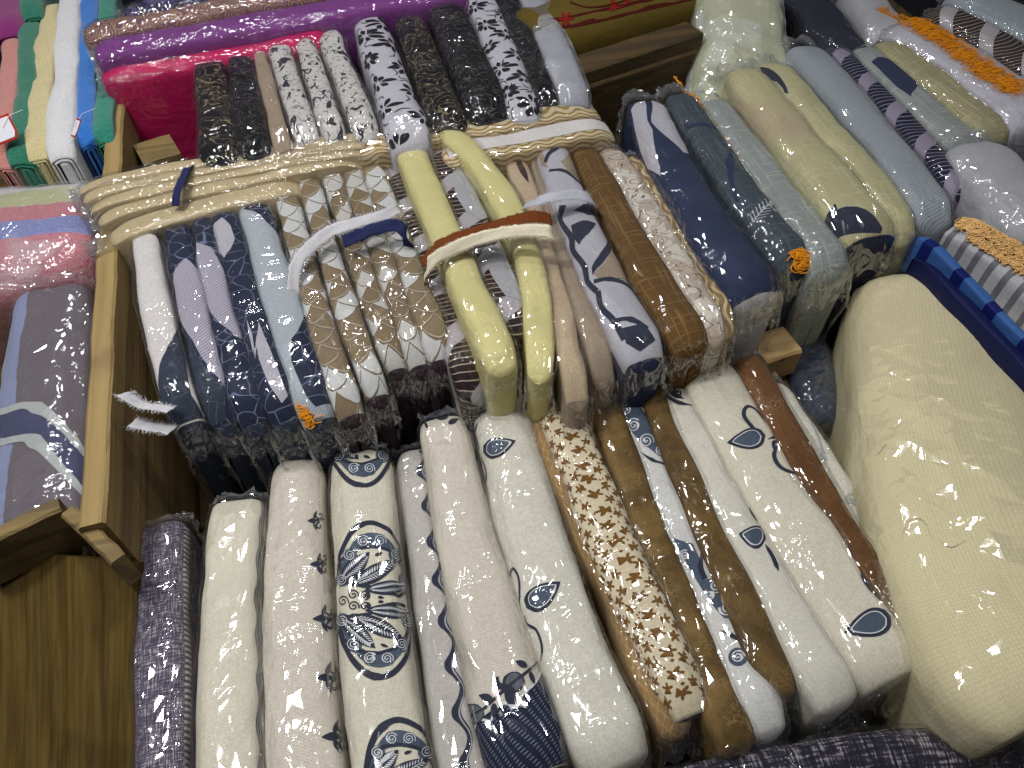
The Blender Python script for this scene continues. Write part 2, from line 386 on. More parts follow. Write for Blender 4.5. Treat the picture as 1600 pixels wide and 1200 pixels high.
def snoise(p, u, v, sx=1., sy=1.):
    a, b, ph, k = p
    o = np.zeros_like(np.asarray(u, float)+np.asarray(v, float))
    for i in range(len(a)): o = o+np.sin(a[i]*u*sx+b[i]*v*sy+ph[i])
    return o*k

class Packet:
    """a folded cloth standing on edge: an inverse-U shell swept along its ridge, nested folds at the open ends"""
    def __init__(s, far, near, hw, z=0., mid=None, D=None, crown=.70, n=2.65, seed=None, amp=1., fd=.006, nd=.012, nl=.034, nt=.14):
        s.fd, s.nd, s.nl, s.nt = fd, nd, nl, nt
        zf, zn = z if isinstance(z, (tuple, list)) else (z, z)
        hf, hn = hw if isinstance(hw, (tuple, list)) else (hw, hw)
        s.seed = seed if seed is not None else R.randrange(9999); s.n = n; s.crown = crown; s.amp = amp
        A, B = U(*far, zf), U(*near, zn)
        C = U(*mid, (zf+zn)/2) if mid else (A+B)/2
        t = np.linspace(0, 1, 61)[:, None]
        K = 2*C-(A+B)/2
        pts = (1-t)**2*A+2*t*(1-t)*K+t*t*B
        seg = np.linalg.norm(np.diff(pts, axis=0), axis=1); s.S = np.concatenate([[0], np.cumsum(seg)]); s.L = s.S[-1]; s.pts = pts
        s.T = np.gradient(pts, axis=0); s.T /= np.linalg.norm(s.T, axis=1)[:, None]
        sd = np.stack([-s.T[:, 1], s.T[:, 0], 0*s.T[:, 0]], 1); s.sd = sd/np.linalg.norm(sd, axis=1)[:, None]
        def wid(p, q, h, zz, side):
            d = np.array([q[0]-p[0], q[1]-p[1]], float); d /= np.linalg.norm(d); nrm = np.array([-d[1], d[0]])*h
            return abs(np.dot(U(p[0]+nrm[0], p[1]+nrm[1], zz)-U(p[0]-nrm[0], p[1]-nrm[1], zz), side))/2
        s.af, s.an = wid(far, near, hf, zf, s.sd[0]), wid(near, (2*near[0]-far[0], 2*near[1]-far[1]), hn, zn, s.sd[-1])
        s.D = D = D or (min(zf, zn)+.235-(s.af+s.an)/2*crown)/.9
        s.p1 = sines(s.seed, 7, 15, 60); s.p2 = sines(s.seed+1, 8, 60, 190); s.p3 = sines(s.seed+2, 8, 120, 420); s.p4 = sines(s.seed+3, 9, 380, 900)
        s.base = Vector(((A+B)/2).tolist())-Vector((0, 0, D*.9))
    def a(s, u):
        t = np.clip(u/s.L, 0, 1); e0, e1 = s.ends_(u)
        return (s.af+(s.an-s.af)*t+(.0005*s.amp*np.sin(u*31+s.seed)))*(1-.10*e0**2-s.nt*e1**2)
    def ends_(s, u): return np.clip((.028-u)/.028, 0, 1.3), np.clip((u-s.L+s.nl)/s.nl, 0, 1.3)
    def drop_(s, u):
        e0, e1 = s.ends_(u); return s.fd*e0**2+s.nd*e1**2
    def Q(s, u): return math.pi/2*s.a(u)*math.sqrt((1+s.crown**2)/2)
    def vv(s, u, q): return np.sign(q)*(np.minimum(np.abs(q), 1)*s.Q(u)+np.maximum(np.abs(q)-1, 0)*s.D)
    def at(s, u, arr):
        uc = np.clip(u, 0, s.L)
        return np.stack([np.interp(uc, s.S, arr[:, k]) for k in range(3)], -1)
    def surf(s, u, q, k=1., off=0., latk=1., zk=0., nz=None):
        u = np.asarray(u, float); q = np.asarray(q, float)
        P, T, S = s.at(u, s.pts), s.at(u, s.T), s.at(u, s.sd)
        over = u-np.clip(u, 0, s.L)
        a = s.a(u); b = a*s.crown
        th = np.clip(np.abs(q), 0, 1)*np.pi/2; below = np.maximum(np.abs(q)-1, 0)*s.D
        v = q*s.Q(u)
        wr = s.amp*(.0009*snoise(s.p1, u, v)+.0007*snoise(s.p2, u, v, .35, 1.2)-.0009*np.abs(snoise(s.p2, v, u, 1., .5))-.0006*np.abs(snoise(s.p3, u, v, .25, .8)))
        o = off+wr
        if nz is not None: o = o+nz
        lat = np.sign(q)*((a*k+o)*np.sin(th)**(2/s.n))*(1-.22*np.clip(below/s.D, 0, 1))*latk
        zz = -s.drop_(u)-(1-k)*a*s.crown*0.9-b*k+(b*k+o)*np.cos(th)**(2/s.n)-below+zk
        return P+T*over[..., None]+S*lat[..., None]+np.stack([0*zz, 0*zz, zz], -1)
    def inv(s, px, py):
        z = s.pts[:, 2].mean(); q = 0; u = 0
        for _ in range(6):
            P = U(px, py, z)
            d = np.hypot(s.pts[:, 0]-P[0], s.pts[:, 1]-P[1]); i = int(np.argmin(d))
            along = float(np.dot((P-s.pts[i])[:2], s.T[i][:2])/max(1e-6, np.linalg.norm(s.T[i][:2])))
            u = s.S[i]+along
            lat = float(np.dot((P-s.at(u, s.pts))[:2], s.sd[i][:2]))
            a = float(s.a(np.float64(u))); r = min(abs(lat)/a, .995)
            th = math.asin(min(1., r**(s.n/2))); q = math.copysign(th/(math.pi/2), lat)
            zz = -float(s.drop_(np.float64(u)))-a*s.crown+a*s.crown*max(0., math.cos(th))**(2/s.n)
            z = float(np.interp(np.clip(u, 0, s.L), s.S, s.pts[:, 2]))+zz
        return u, q*float(s.Q(np.float64(u)))
    def cloth(s, parent, mat, inner=None, name='folded_cloth', side=None, qmax=1.9, ends=True, open_end=False):
        nu = max(14, int(s.L/.009)); V = []; F = []; UVs = []; MI = []
        inner = inner or mat
        def shell(k, c0, retr, ring, mi, nv):
            us = np.linspace(-retr, s.L+retr, nu); ks = np.full(nu, k)
            rows = [(x, k) for x in us]
            e = .004 if ring else .006
            if ring:
                far = [(-retr-e*.2, k-.16), (-retr-e*.8, k-.11), (-retr-e*.8, k-.045)]
                nea = [(s.L+retr+e*.8, k-.045), (s.L+retr+e*.8, k-.11), (s.L+retr+e*.2, k-.16)]
                if not open_end:
                    ph = np.linspace(.25, 1.56, 6); dm = [(.009*math.sin(x), k*(1-.985*(1-math.cos(x)))) for x in ph]
                    nea = [(s.L+o_, k_) for o_, k_ in dm]; far = [(-o_, k_) for o_, k_ in dm][::-1]
                rows = far+rows+nea
            else:
                rows = [(-retr-e, .02), (-retr-e, k-.15)]+rows+[(s.L+retr+e, k-.15), (s.L+retr+e, .02)]
            qa = np.linspace(0, 1, nv)
            qs = np.concatenate([-(1+(qmax-1)*qa[::-1][:-1]*1.), np.linspace(-1, 1, nv*2+1), 1+(qmax-1)*qa[1:]])
            uu, qq = np.meshgrid([r_[0] for r_ in rows], qs, indexing='ij'); kk = np.array([r_[1] for r_ in rows])[:, None]+0*qq
            off = len(V) and sum(len(x) for x in V)
            P = s.surf(uu, qq, kk)
            V.append(P.reshape(-1, 3)); UVs.append(np.stack([uu, s.vv(uu, qq)], -1).reshape(-1, 2))
            fs = grid_faces(len(rows), len(qs), off); F.extend(fs)
            mm = np.zeros((len(rows)-1, len(qs)-1), int)+mi
            if ring and not open_end: mm[-5:, :] = 1; mm[-9:, np.abs(.5*(qs[1:]+qs[:-1])) > 1.02] = 1
            MI.extend(mm.ravel().tolist())
        shell(1., 0, 0, ends, 0, 7)
        if ends and open_end:
            shell(.74, 0, .0015, True, 1, 4); shell(.46, 0, -.001, False, 1, 4)
        V = np.concatenate(V)-np.array(s.base); 
        o = mesh_obj(name, V, F, None, parent, np.concatenate(UVs), mats=[mat, inner])
        o.data.polygons.foreach_set('material_index', MI)
        return o
    def bag(s, parent, mat, fl=(.018, .022), off=.003, crk=1., name='plastic_bag', qmax=1.5, droop=(0., -.02), latf=(1.0, .95), cell=None):
        """loose film: crumpled into flat facets, tight along the ridge, standing past both ends"""
        tight = mat.name.startswith('smooth'); rk = .5 if tight else .8
        cv = cell or (.0075 if tight else .0068); cell = cell or (.017 if tight else .0105)
        f0, f1 = fl; r = np.random.RandomState(s.seed+77)
        nu = max(16, int((s.L+f0+f1)/cell)); arcl = 2*(float(s.Q(np.float64(s.L/2)))+(qmax-1)*s.D); nv = int(np.clip(arcl/cv, 20, 56))
        nx = 11 if f1 > .011 else 5; nf = 6 if f0 > .011 else 2; us = np.concatenate([np.linspace(-f0, -.003, nf), np.linspace(.002, s.L-.004, nu), np.linspace(s.L, s.L+f1, nx)]); du = np.gradient(us)[1:-1, None]; nu = len(us); qm = np.concatenate([-np.linspace(1.06, qmax, nv//4)[::-1], np.linspace(-1, 1, nv-2*(nv//4)), np.linspace(1.06, qmax, nv//4)]); nv = len(qm)
        uu, qq = np.meshgrid(us, qm, indexing='ij')
        uu = uu.copy(); qq = qq.copy()
        uu[1:-1] += r.uniform(-.42, .42, uu[1:-1].shape)*du; qq[:, 1:-1] += r.uniform(-.38, .38, qq[:, 1:-1].shape)*np.diff(qm).mean()*.8
        uu[0] += r.uniform(-.4, 1., nv)*.004*min(1, f0/.01); uu[-1] += .003*np.sin(np.arange(nv)*.9+s.seed)
        v = s.vv(uu, qq)
        t0 = np.clip(-uu/max(f0, 1e-4), 0, 1); t1 = np.clip((uu-s.L)/max(f1, 1e-4), 0, 1); t = t0+t1
        edge = np.exp(-np.minimum(uu+.004, s.L-uu+.004).clip(0)/.022)
        patch = np.clip(.35+.75*snoise(s.p1, v, uu), 0, 1.1)*crk
        rid = 1-np.abs(snoise(s.p3, uu, v))
        nz = patch*(.0006*rid+r.uniform(-1, 1, uu.shape)*.0009*rk)+r.uniform(-1, 1, uu.shape)*.0002*rk
        nz = nz+edge*(.0014*snoise(s.p3, uu, v)+r.uniform(-1, 1, uu.shape)*.0009)+.0035*np.clip((np.abs(qq)-.55)*1.4, 0, 1)*np.clip(.4+snoise(s.p1, uu, v), 0, 1.3)
        nz = np.maximum(nz, -.0016)+crk*(t0+.6*t1)*(.003*snoise(s.p3, v, uu)+r.uniform(-1, 1, uu.shape)*.0022)
        latk = 1-t0**1.5*(1-latf[0])-t1**1.5*(1-latf[1])
        a = s.a(uu)
        squash = (t1+.22*t0)*np.where(np.abs(qq) < 1, -a*.75*(1-np.abs(qq)*.2), (np.abs(qq)-1)*s.D*.93)
        t1s = t1+0; zk = squash*np.sin(t*1.57)+droop[0]*t0**1.4+droop[1]*t1**1.4+t*crk*.003*snoise(s.p2, uu, v*3)
        P = s.surf(uu, qq, 1., off, latk, zk, nz)
        tj = t0+.5*t1; P[..., 0] += tj*crk*r.normal(0, .0012, uu.shape); P[..., 1] += tj*crk*r.normal(0, .0012, uu.shape); P[..., 2] += tj*crk*r.normal(0, .0015, uu.shape)
        F = []
        flip = r.rand(nu, nv) < .5
        for i in range(nu-1):
            for j in range(nv-1):
                a_ = i*nv+j; b_, c_, d_ = a_+1, a_+nv+1, a_+nv
                F += [(a_, b_, c_), (a_, c_, d_)] if flip[i, j] else [(a_, b_, d_), (b_, c_, d_)]
        o = mesh_obj(name, P.reshape(-1, 3)-np.array(s.base), F, mat, parent, np.stack([uu+t1*.045, v*(1-.3*t1)], -1).reshape(-1, 2), smooth=False)
        o.data.attributes.new('flap', 'FLOAT', 'POINT').data.foreach_set('value', np.clip(t0*1.4+t1*.12, 0, 1).astype(np.float32).ravel())
        return o
    # ---- prints wrapped on the cloth -------------------------------------------------
    def wrap(s, uv, lift=.0005):
        uv = np.asarray(uv, float); q = uv[:, 1]/s.Q(uv[:, 0])
        return s.surf(uv[:, 0], q, 1., lift)-np.array(s.base)
def print_obj(name, pk, cloth, mat, polys=(), strokes=(), lift=.0006, uvspace=False, lab=None):
    """polys: outlines in photo pixels (or (u,v) metres); strokes: (points, half width in metres[, taper])"""
    conv = (lambda p: p) if uvspace else (lambda p: pk.inv(*p))
    V, F = [], []
    for pl in polys:
        q = [conv(p) for p in pl]
        q = [(min(max(u, -.001), pk.L+.001), v) for u, v in q]
        bm = bmesh.new()
        try:
            vs = [bm.verts.new((u, v, 0)) for u, v in q]; bm.faces.new(vs)
        except ValueError:
            bm.free(); continue
        vv = [p[1] for p in q]; uu = [p[0] for p in q]
        big = max(max(vv)-min(vv), max(uu)-min(uu)) > .011
        if big:
            bmesh.ops.triangulate(bm, faces=bm.faces[:])
            x = math.floor(min(vv)/.005)*.005
            while x < max(vv):
                bmesh.ops.bisect_plane(bm, geom=bm.verts[:]+bm.edges[:]+bm.faces[:], plane_co=(0, x, 0), plane_no=(0, 1, 0)); x += .005
            x = math.floor(min(uu)/.01)*.01
            while x < max(uu):
                bmesh.ops.bisect_plane(bm, geom=bm.verts[:]+bm.edges[:]+bm.faces[:], plane_co=(x, 0, 0), plane_no=(1, 0, 0)); x += .01
        bm.verts.index_update(); o = len(V)
        V.extend([(v.co.x, v.co.y) for v in bm.verts]); F.extend([tuple(o+v.index for v in f.verts) for f in bm.faces]); bm.free()
    for st in strokes:
        pts, hw = st[0], st[1]; tp = st[2] if len(st) > 2 else 0
        q = np.array([conv(p) for p in pts])
        # resample
        d = np.concatenate([[0], np.cumsum(np.hypot(*np.diff(q, axis=0).T))]); n = max(3, int(d[-1]/.0022)+1)
        dd = np.linspace(0, d[-1], n); q = np.stack([np.interp(dd, d, q[:, 0]), np.interp(dd, d, q[:, 1])], 1)
        t = np.gradient(q, axis=0); t /= np.linalg.norm(t, axis=1)[:, None]+1e-9; nr = np.stack([-t[:, 1], t[:, 0]], 1)
        wv = np.full(n, hw)
        if tp: wv = hw*np.clip(np.minimum(dd, d[-1]-dd)/(d[-1]*tp)+.15, 0, 1)
        o = len(V)
        for i in range(n): V.append(tuple(q[i]+nr[i]*wv[i])); V.append(tuple(q[i]-nr[i]*wv[i]))
        F.extend([(o+2*i, o+2*i+1, o+2*i+3, o+2*i+2) for i in range(n-1)])
    if not F: return None
    V = np.array(V)
    o = mesh_obj(name, pk.wrap(V, lift), F, mat, cloth, V)
    if lab: o['label'] = lab
    return o
def spiral(cx, cy, r, turns=2.5, ph=0., n=40, flat=1.):
    return [(cx+r*(t/n)*math.cos(ph+turns*6.283*t/n), cy+flat*r*(t/n)*math.sin(ph+turns*6.283*t/n)) for t in range(2, n+1)]
def arc(cx, cy, rx, ry, a0, a1, n=26):
    return [(cx+rx*math.cos(math.radians(a0+(a1-a0)*i/n)), cy+ry*math.sin(math.radians(a0+(a1-a0)*i/n))) for i in range(n+1)]
def leaf(x0, y0, x1, y1, wd, n=12, bulge=.42):
    """pointed leaf outline from base (x0,y0) to tip"""
    dx, dy = x1-x0, y1-y0; L = math.hypot(dx, dy); ex, ey = dx/L, dy/L; up, dn = [], []
    for i in range(n+1):
        t = i/n; h = wd*math.sin(math.pi*t**(math.log(.5)/math.log(bulge)))**.85 if 0 < t < 1 else 0
        up.append((x0+dx*t-ey*h, y0+dy*t+ex*h)); dn.append((x0+dx*t+ey*h, y0+dy*t-ex*h))
    return up+dn[::-1][1:-1]
def drop(x0, y0, x1, y1, wd, n=14):
    """round-ended drop: round at (x0,y0), pointed at (x1,y1)"""
    return leaf(x0, y0, x1, y1, wd, n, .34)
def smooth(pts, k=8):
    P = [np.array(p, float) for p in pts]; P = [2*P[0]-P[1]]+P+[2*P[-1]-P[-2]]; out = []
    for i in range(1, len(P)-2):
        for j in range(k):
            t = j/k; a, b, c, d = P[i-1:i+3]
            out.append(tuple(.5*((2*b)+(-a+c)*t+(2*a-5*b+4*c-d)*t*t+(-a+3*b-3*c+d)*t**3)))
    out.append(tuple(P[-2])); return out

PK = {}
def packet(key, label, far, near, hw, z, mat, group=None, inner=None, bag='bag', name='tablecloth_packet', cat='tablecloth', **kw):
    bagkw = {k: kw.pop(k) for k in ('fl', 'off', 'crk', 'qmax', 'droop', 'latf', 'cell') if k in kw}
    ends = kw.pop('ends', True); oe = kw.pop('open_end', False); cq = kw.pop('cq', 1.9); cname = kw.pop('cname', 'folded_cloth')
    p = Packet(far, near, hw, z, **kw)
    root = thing(name, p.base, label, cat, group)
    cl = p.cloth(root, M[mat], M[inner] if inner else None, name=cname, ends=ends, qmax=cq, open_end=oe)
    if bag: p.bag(root, M[bag], **bagkw)
    PK[key] = (p, root, cl); return p, root, cl

def plank(name, A, B, t, h, mat, parent=None, seed=0, up=0., base=(0, 0, 0), rough=.0006):
    """sawn board standing on edge: top edge centre line from A to B, thickness t, height h"""
    A, B = np.array(A, float), np.array(B, float); d = B-A; L = np.linalg.norm(d); d /= L
    sd = np.array([d[1], -d[0], 0]); sd /= np.linalg.norm(sd); n = max(6, int(L/.02))
    r = np.random.RandomState(seed); c = min(.003, t*.15)
    prof = [(-t/2, -h), (-t/2, -c), (-t/2+c, 0), (t/2-c, 0), (t/2, -c), (t/2, -h)]
    V, F = [], []
    for i in range(n+1):
        P = A+d*L*i/n; w_ = rough*np.sin(i*.9+seed)+r.normal(0, rough*.5)
        for x, z in prof: V.append(P+sd*(x+(w_ if abs(z) < .01 else 0))+np.array([0, 0, z+(r.normal(0, rough*.5) if z > -h else 0)]))
    m = len(prof)
    for i in range(n):
        for j in range(m): F.append((i*m+j, i*m+(j+1) % m, (i+1)*m+(j+1) % m, (i+1)*m+j))
    F.append(tuple(range(m))[::-1]); F.append(tuple(n*m+j for j in range(m)))
    V = np.array(V)-np.array(base)
    return mesh_obj(name, V, F, mat, parent, smooth=False)
def ribbon(name, pts, halfw, mat, label=None, cat=None, group=None, parent=None, fray=0., thick=.0003, up=(0, 0, 1), base=None, seed=3, twist=None):
    """cloth strip along world points; halfw = half width (metres) across direction 'up' x tangent"""
    P = np.array(smooth([tuple(p) for p in pts], 10)); r = np.random.RandomState(seed)
    T = np.gradient(P, axis=0); T /= np.linalg.norm(T, axis=1)[:, None]
    upv = np.array(up, float); W = np.cross(T, upv); W /= np.linalg.norm(W, axis=1)[:, None]
    if twist is not None: W = W*math.cos(twist)-upv*math.sin(twist)
    n = len(P); m = 6; V = []; F = []
    for i in range(n):
        for j in range(m):
            x = -1+2*j/(m-1); x *= 1+(.04*math.sin(i*.8+j)+r.normal(0, .07))*(abs(x) > .9)
            V.append(P[i]+W[i]*halfw*x+upv*.0006*math.sin(j*1.2+i*.25))
    F = grid_faces(n, m)
    base = P[0] if base is None else np.array(base)
    o = mesh_obj(name, np.array(V)-base, F, mat, parent, np.array([(i*.004, (j-2.5)*halfw*.4) for i in range(n) for j in range(m)]))
    if parent is None: o.location = base
    md = o.modifiers.new('thickness', 'SOLIDIFY'); md.thickness = thick
    if label: tag(o, label, cat, group)
    if fray:
        V2, F2 = [], []
        for sgn in (-1, 1):
            for i in range(0, n-1):
                for k in range(2):
                    t = (k+r.rand())/2; b = P[i]*(1-t)+P[i+1]*t+W[i]*halfw*sgn*.96; l = fray*r.uniform(.3, 1.)
                    e = b+W[i]*sgn*l+T[i]*r.normal(0, fray*.4)+upv*r.normal(0, fray*.3); s_ = T[i]*.00035
                    o0 = len(V2); V2 += [b-s_, b+s_, e+s_*.4, e-s_*.4]; F2.append((o0, o0+1, o0+2, o0+3))
        f = mesh_obj('frayed_threads', np.array(V2)-base, F2, mat, o); f['kind'] = 'stuff'
    return o
def tube_mesh(paths, rad):
    V, F = [], []
    for P in paths:
        P = np.array(P); T = np.gradient(P, axis=0); T /= np.linalg.norm(T, axis=1)[:, None]+1e-9
        a = np.cross(T, [0.3, .2, 1.]); a /= np.linalg.norm(a, axis=1)[:, None]+1e-9; b = np.cross(T, a); o = len(V)
        for i in range(len(P)):
            for j in range(4):
                an = j*math.pi/2; V.append(P[i]+rad*(a[i]*math.cos(an)+b[i]*math.sin(an)))
        for i in range(len(P)-1):
            for j in range(4): F.append((o+i*4+j, o+i*4+(j+1) % 4, o+(i+1)*4+(j+1) % 4, o+(i+1)*4+j))
    return V, F

# ================================================================ the stall
GZ = -.245
def box_floor(name, mat, z, x0, x1, y0, y1):
    V = [(x0, y0, z), (x1, y0, z), (x1, y1, z), (x0, y1, z), (x0, y0, z-.02), (x1, y0, z-.02), (x1, y1, z-.02), (x0, y1, z-.02)]
    F = [(0, 1, 2, 3), (7, 6, 5, 4), (0, 4, 5, 1), (1, 5, 6, 2), (2, 6, 7, 3), (3, 7, 4, 0)]
    return mesh_obj(name, V, F, mat, None, np.array([(v[0], v[1]) for v in V]), smooth=False)
fl = box_floor('floor', M['floor'], GZ-.5, -3, 3, -1.2, 4); fl['kind'] = 'structure'
table = thing('display_bin', (0, .5, GZ-.02), 'wooden display bin of sawn boards holding all the wrapped cloths', 'display bin')
TB = table.location
def bin_plank(A, B, t, h, mat, name='board', seed=1, lab=None, rough=.0006):
    o = plank(name, A, B, t, h, M[mat], table, seed, base=TB, rough=rough)
    if lab: o['label'] = lab
    return o
for i in range(14):   # bottom boards of the bin
    y = -.25+i*.16
    bin_plank((-1.0, y, GZ+.002), (1.6, y, GZ+.002), .157, .018, 'ply', 'bottom_board', i)
for x in (-.95, 1.5):
    for y in (-.2, 1.8): bin_plank((x, y-.03, GZ-.018), (x, y+.03, GZ-.018), .06, .48, 'ply', 'leg', 3)
bin_plank(U(180, 160, .075), U(143, 820, .075), .026, .315, 'wood', 'divider_board', 4, 'light pine divider running beside the towels', .0007)
bin_plank(U(-70, 858, .065), U(93, 788, .065), .018, .07, 'wood_x', 'front_board', 6, 'rough sawn corner board under the grey curtain pack', .0012)
bin_plank(U(93, 788, .0655)+np.array([.009, -.008, 0]), U(182, 874, .0655), .016, .05, 'wood_x', 'front_board', 7, None, .001)
def slab(name, c4, t, mat, parent, base):
    c = np.array(c4); n_ = np.cross(c[1]-c[0], c[3]-c[0]); n_ /= np.linalg.norm(n_)
    V = np.concatenate([c, c-n_*t])-np.array(base)
    return mesh_obj(name, V, [(0, 1, 2, 3), (7, 6, 5, 4), (0, 4, 5, 1), (1, 5, 6, 2), (2, 6, 7, 3), (3, 7, 4, 0)], mat, parent, np.array([(0, 0), (.3, 0), (.3, .4), (0, .4)]*2), smooth=False)
slab('side_panel', [U(-120, 1300, -.14), U(212, 1300, -.14), U(215, 880, .0), U(-120, 845, .01)], .015, M['panel'], table, TB)
bin_plank(U(215, 240, .035), U(272, 222, .035), .06, .28, 'wood_x', 'wood_block', 9)
bin_plank(U(884, 142, .09), U(1085, 75, .09), .02, .33, 'dark_rail', 'back_board', 10)
bin_plank(U(884, 106, .115), U(1085, 42, .115), .05, .05, 'dark_rail', 'back_rail', 11)
for k, (p, q, z, t, h) in enumerate([((1182, 545), (1238, 528), -.02, .05, .045), ((1205, 592), (1252, 578), -.08, .05, .05), ((1215, 640), (1330, 605), -.16, .03, .03)]):
    bin_plank(U(*p, z), U(*q, z), t, h, 'wood_pale' if k < 2 else 'wood_x', 'timber_end', 20+k)

# ================================================================ front row
g1 = 'wrapped tablecloths in the front row'
packet('L1', 'purple-grey tweed cloth with zigzag hem in clear bag, leftmost of the front row', (248, 815), (243, 1290), (40.7, 47.1), -.015, 'tweed', g1, bag='bag', fl=(.014, .02), latf=(1.1, 1))
packet('L2', 'plain cream cloth with thin wavy grey edge in clear bag beside the purple tweed one', (362, 778), (352, 1310), (44.9, 55.6), 0, 'cream', g1, bag='bag_tight', fl=(.016, .02), mid=(352, 1000))
packet('L3', 'cream cloth with dark lily motifs down its right edge in crumpled bag', (462, 715), (480, 1310), (42.8, 70.6), 0, 'cream_warm', g1, bag='bag', mid=(458, 960))
packet('L4', 'cream cloth printed with blue-grey oval medallions of leaves and spirals', (560, 700), (620, 1280), (50.3, 68.5), .005, 'cream', g1, bag='bag_tight', mid=(578, 960))
packet('L5', 'pale grey cloth with dark wavy edging, sunk between the medallion cloth and the vine cloth', (648, 700), (735, 1280), (36.4, 44.9), -.02, 'grey_cream', g1, bag='bag_tight')
packet('L6', 'cream cloth whose near end has a dark vine border', (690, 648), (835, 1200), (38.5, 74.9), .008, 'cream_warm', g1, 'inkmesh', bag='bag_tight', mid=(745, 900))
packet('L7', 'broad cream cloth with two drop-shaped leaves, in a bag crumpled at the far end', (782, 628), (972, 1185), (47.1, 66.3), .012, 'cream_pale', g1, bag='bag', mid=(850, 880), fl=(.03, .02))
packet('L8', 'narrow tan cloth with pale lattice lines beside the brown-flowered one', (838, 640), (1060, 1130), (25, 30), -.002, 'lattice', g1, bag='bag')
packet('L9', 'cream cloth scattered with small brown flowers', (868, 612), (1085, 1105), (40.7, 42.8), .008, 'floral', g1, 'hem_dark', bag='bag', open_end=True, mid=(955, 830))
packet('L10', 'gold-brown damask cloth right of the brown-flowered one', (938, 598), (1160, 1155), (25.7, 38.5), -.002, 'gold', g1, bag='bag_tight', mid=(1025, 840))
packet('L11', 'white cloth with slate-blue spirals between two gold-brown cloths', (972, 598), (1210, 1130), (25.7, 36.4), -.004, 'scrollblue', g1, bag='bag', mid=(1068, 830))
packet('L12', 'gold-brown damask cloth between the spiral print and the slim white one', (1012, 585), (1228, 1075), (21.4, 34.2), .002, 'gold_dark', g1, bag='bag_tight', mid=(1098, 800))
packet('L13', 'slim white cloth with one round blue leaf beside a gold cloth', (1046, 590), (1320, 1085), (25.7, 44.9), .002, 'cream_pale', g1, bag='bag_tight', mid=(1160, 820), fl=(.018, .024))
packet('L14', 'widest cream cloth of the front row with blue leaves and curling stems', (1100, 560), (1420, 1040), (44.9, 74.9), .012, 'cream', g1, bag='bag_tight', open_end=True, mid=(1235, 780), fl=(.02, .022))
packet('L15', 'rust-brown damask cloth lying beside the wide leaf cloth', (1172, 552), (1476, 1020), (25.7, 23.5), .012, 'brown', g1, bag='bag', mid=(1308, 800), fl=(.014, .012))
packet('L16', 'pale cloth with faint grey scrolls next to the big cream bundle', (1212, 596), (1522, 1052), (21.4, 30.0), -.012, 'cream_pale', g1, bag='bag', mid=(1345, 800))
packet('L17', 'dark navy tweed bundle lying across the bottom right corner', (1060, 1236), (1700, 1180), (44, 46), -.03, 'ctweed', 'dark tweed bundles', bag='bag', name='tweed_bundle', mid=(1400, 1178))
packet('L18', 'dark tweed bundle under the near end of the cream bundle', (1480, 1128), (1700, 1075), (34, 40), -.05, 'ctweed', 'dark tweed bundles', bag='bag', name='tweed_bundle')

# ================================================================ middle row
g2 = 'wrapped cloths in the middle row'
zz = .085
MF = dict(fl=(.028, .02), droop=(.002, -.02), nd=.024, nl=.04, nt=.12)
packet('M1', 'pale lavender cloth turning dark slate at its near end, leftmost of the middle row', (222, 345), (281, 636), (22, 30), zz, 'offwhite', g2, 'slate', bag='bag', mid=(243, 490), **MF)
packet('M2', 'navy crackle cloth with a long lavender leaf, second from the left in the middle row', (268, 330), (339, 634), (22, 28), zz, 'navy', g2, 'slate', bag='bag', mid=(300, 480), **MF)
packet('M3', 'navy cloth with ribbed lavender stripe, third from the left in the middle row', (310, 322), (387, 636), (20, 26), zz, 'navy', g2, 'slate', bag='bag', mid=(343, 480), **MF)
packet('M4', 'navy cloth with white crackle lines, fourth from the left in the middle row', (345, 315), (438, 634), (22, 30), zz, 'navy', g2, 'slate', bag='bag', mid=(385, 470), **MF)
packet('M5', 'pale blue-grey cloth with navy ends, right beside the tan scale cloths', (390, 303), (492, 630), (26, 34), zz, 'paleblue', g2, 'slate', bag='bag', mid=(438, 470), **MF)
gs = 'tan and white scale-patterned cloths bound in one bundle'
SF = dict(inner='hem_dark', fl=(.016, .016), droop=(.002, -.02), bag='bag', nd=.022, nl=.04, nt=.12)
packet('S1', 'scale-patterned cloth on the left side of its bundle, nearest the blue cloths', (444, 288), (542, 626), (19, 25), zz, 'scales', gs, mid=(488, 460), **SF)
packet('S2', 'scale-patterned cloth second from the left in its bundle', (478, 264), (582, 594), (17, 23), zz, 'scales', gs, mid=(525, 430), **SF)
packet('S3', 'scale-patterned cloth in the middle of its bundle', (512, 256), (616, 552), (17, 22), zz, 'scales_b', gs, mid=(560, 400), **SF)
packet('S4', 'scale-patterned cloth second from the right in its bundle', (544, 250), (650, 546), (16, 22), zz, 'scales_b', gs, mid=(593, 390), **SF)
packet('S5', 'scale-patterned cloth on the right side of its bundle, beside dark brown stripes', (578, 250), (683, 538), (19, 24), zz, 'scales', gs, mid=(628, 385), **SF)
packet('B1', 'dark brown cloth with pale curved stripes left of the yellow rolls', (610, 250), (738, 585), (20, 30), zz-.012, 'hatch', g2, bag='bag_crisp', mid=(665, 400), **MF)
packet('C1', 'cream-yellow satin roll left of the brown tie knot', (632, 208), (784, 560), (24, 31), zz+.02, 'yellow', g2, 'yellow', bag='bag_tight', mid=(698, 362), fl=(.02, .012), nd=.008)
packet('B2', 'dark striped cloth with pale grey patches held between two yellow rolls', (680, 215), (815, 505), (26, 36), zz+.002, 'hatch', g2, bag='bag', mid=(745, 360), fl=(.02, .02))
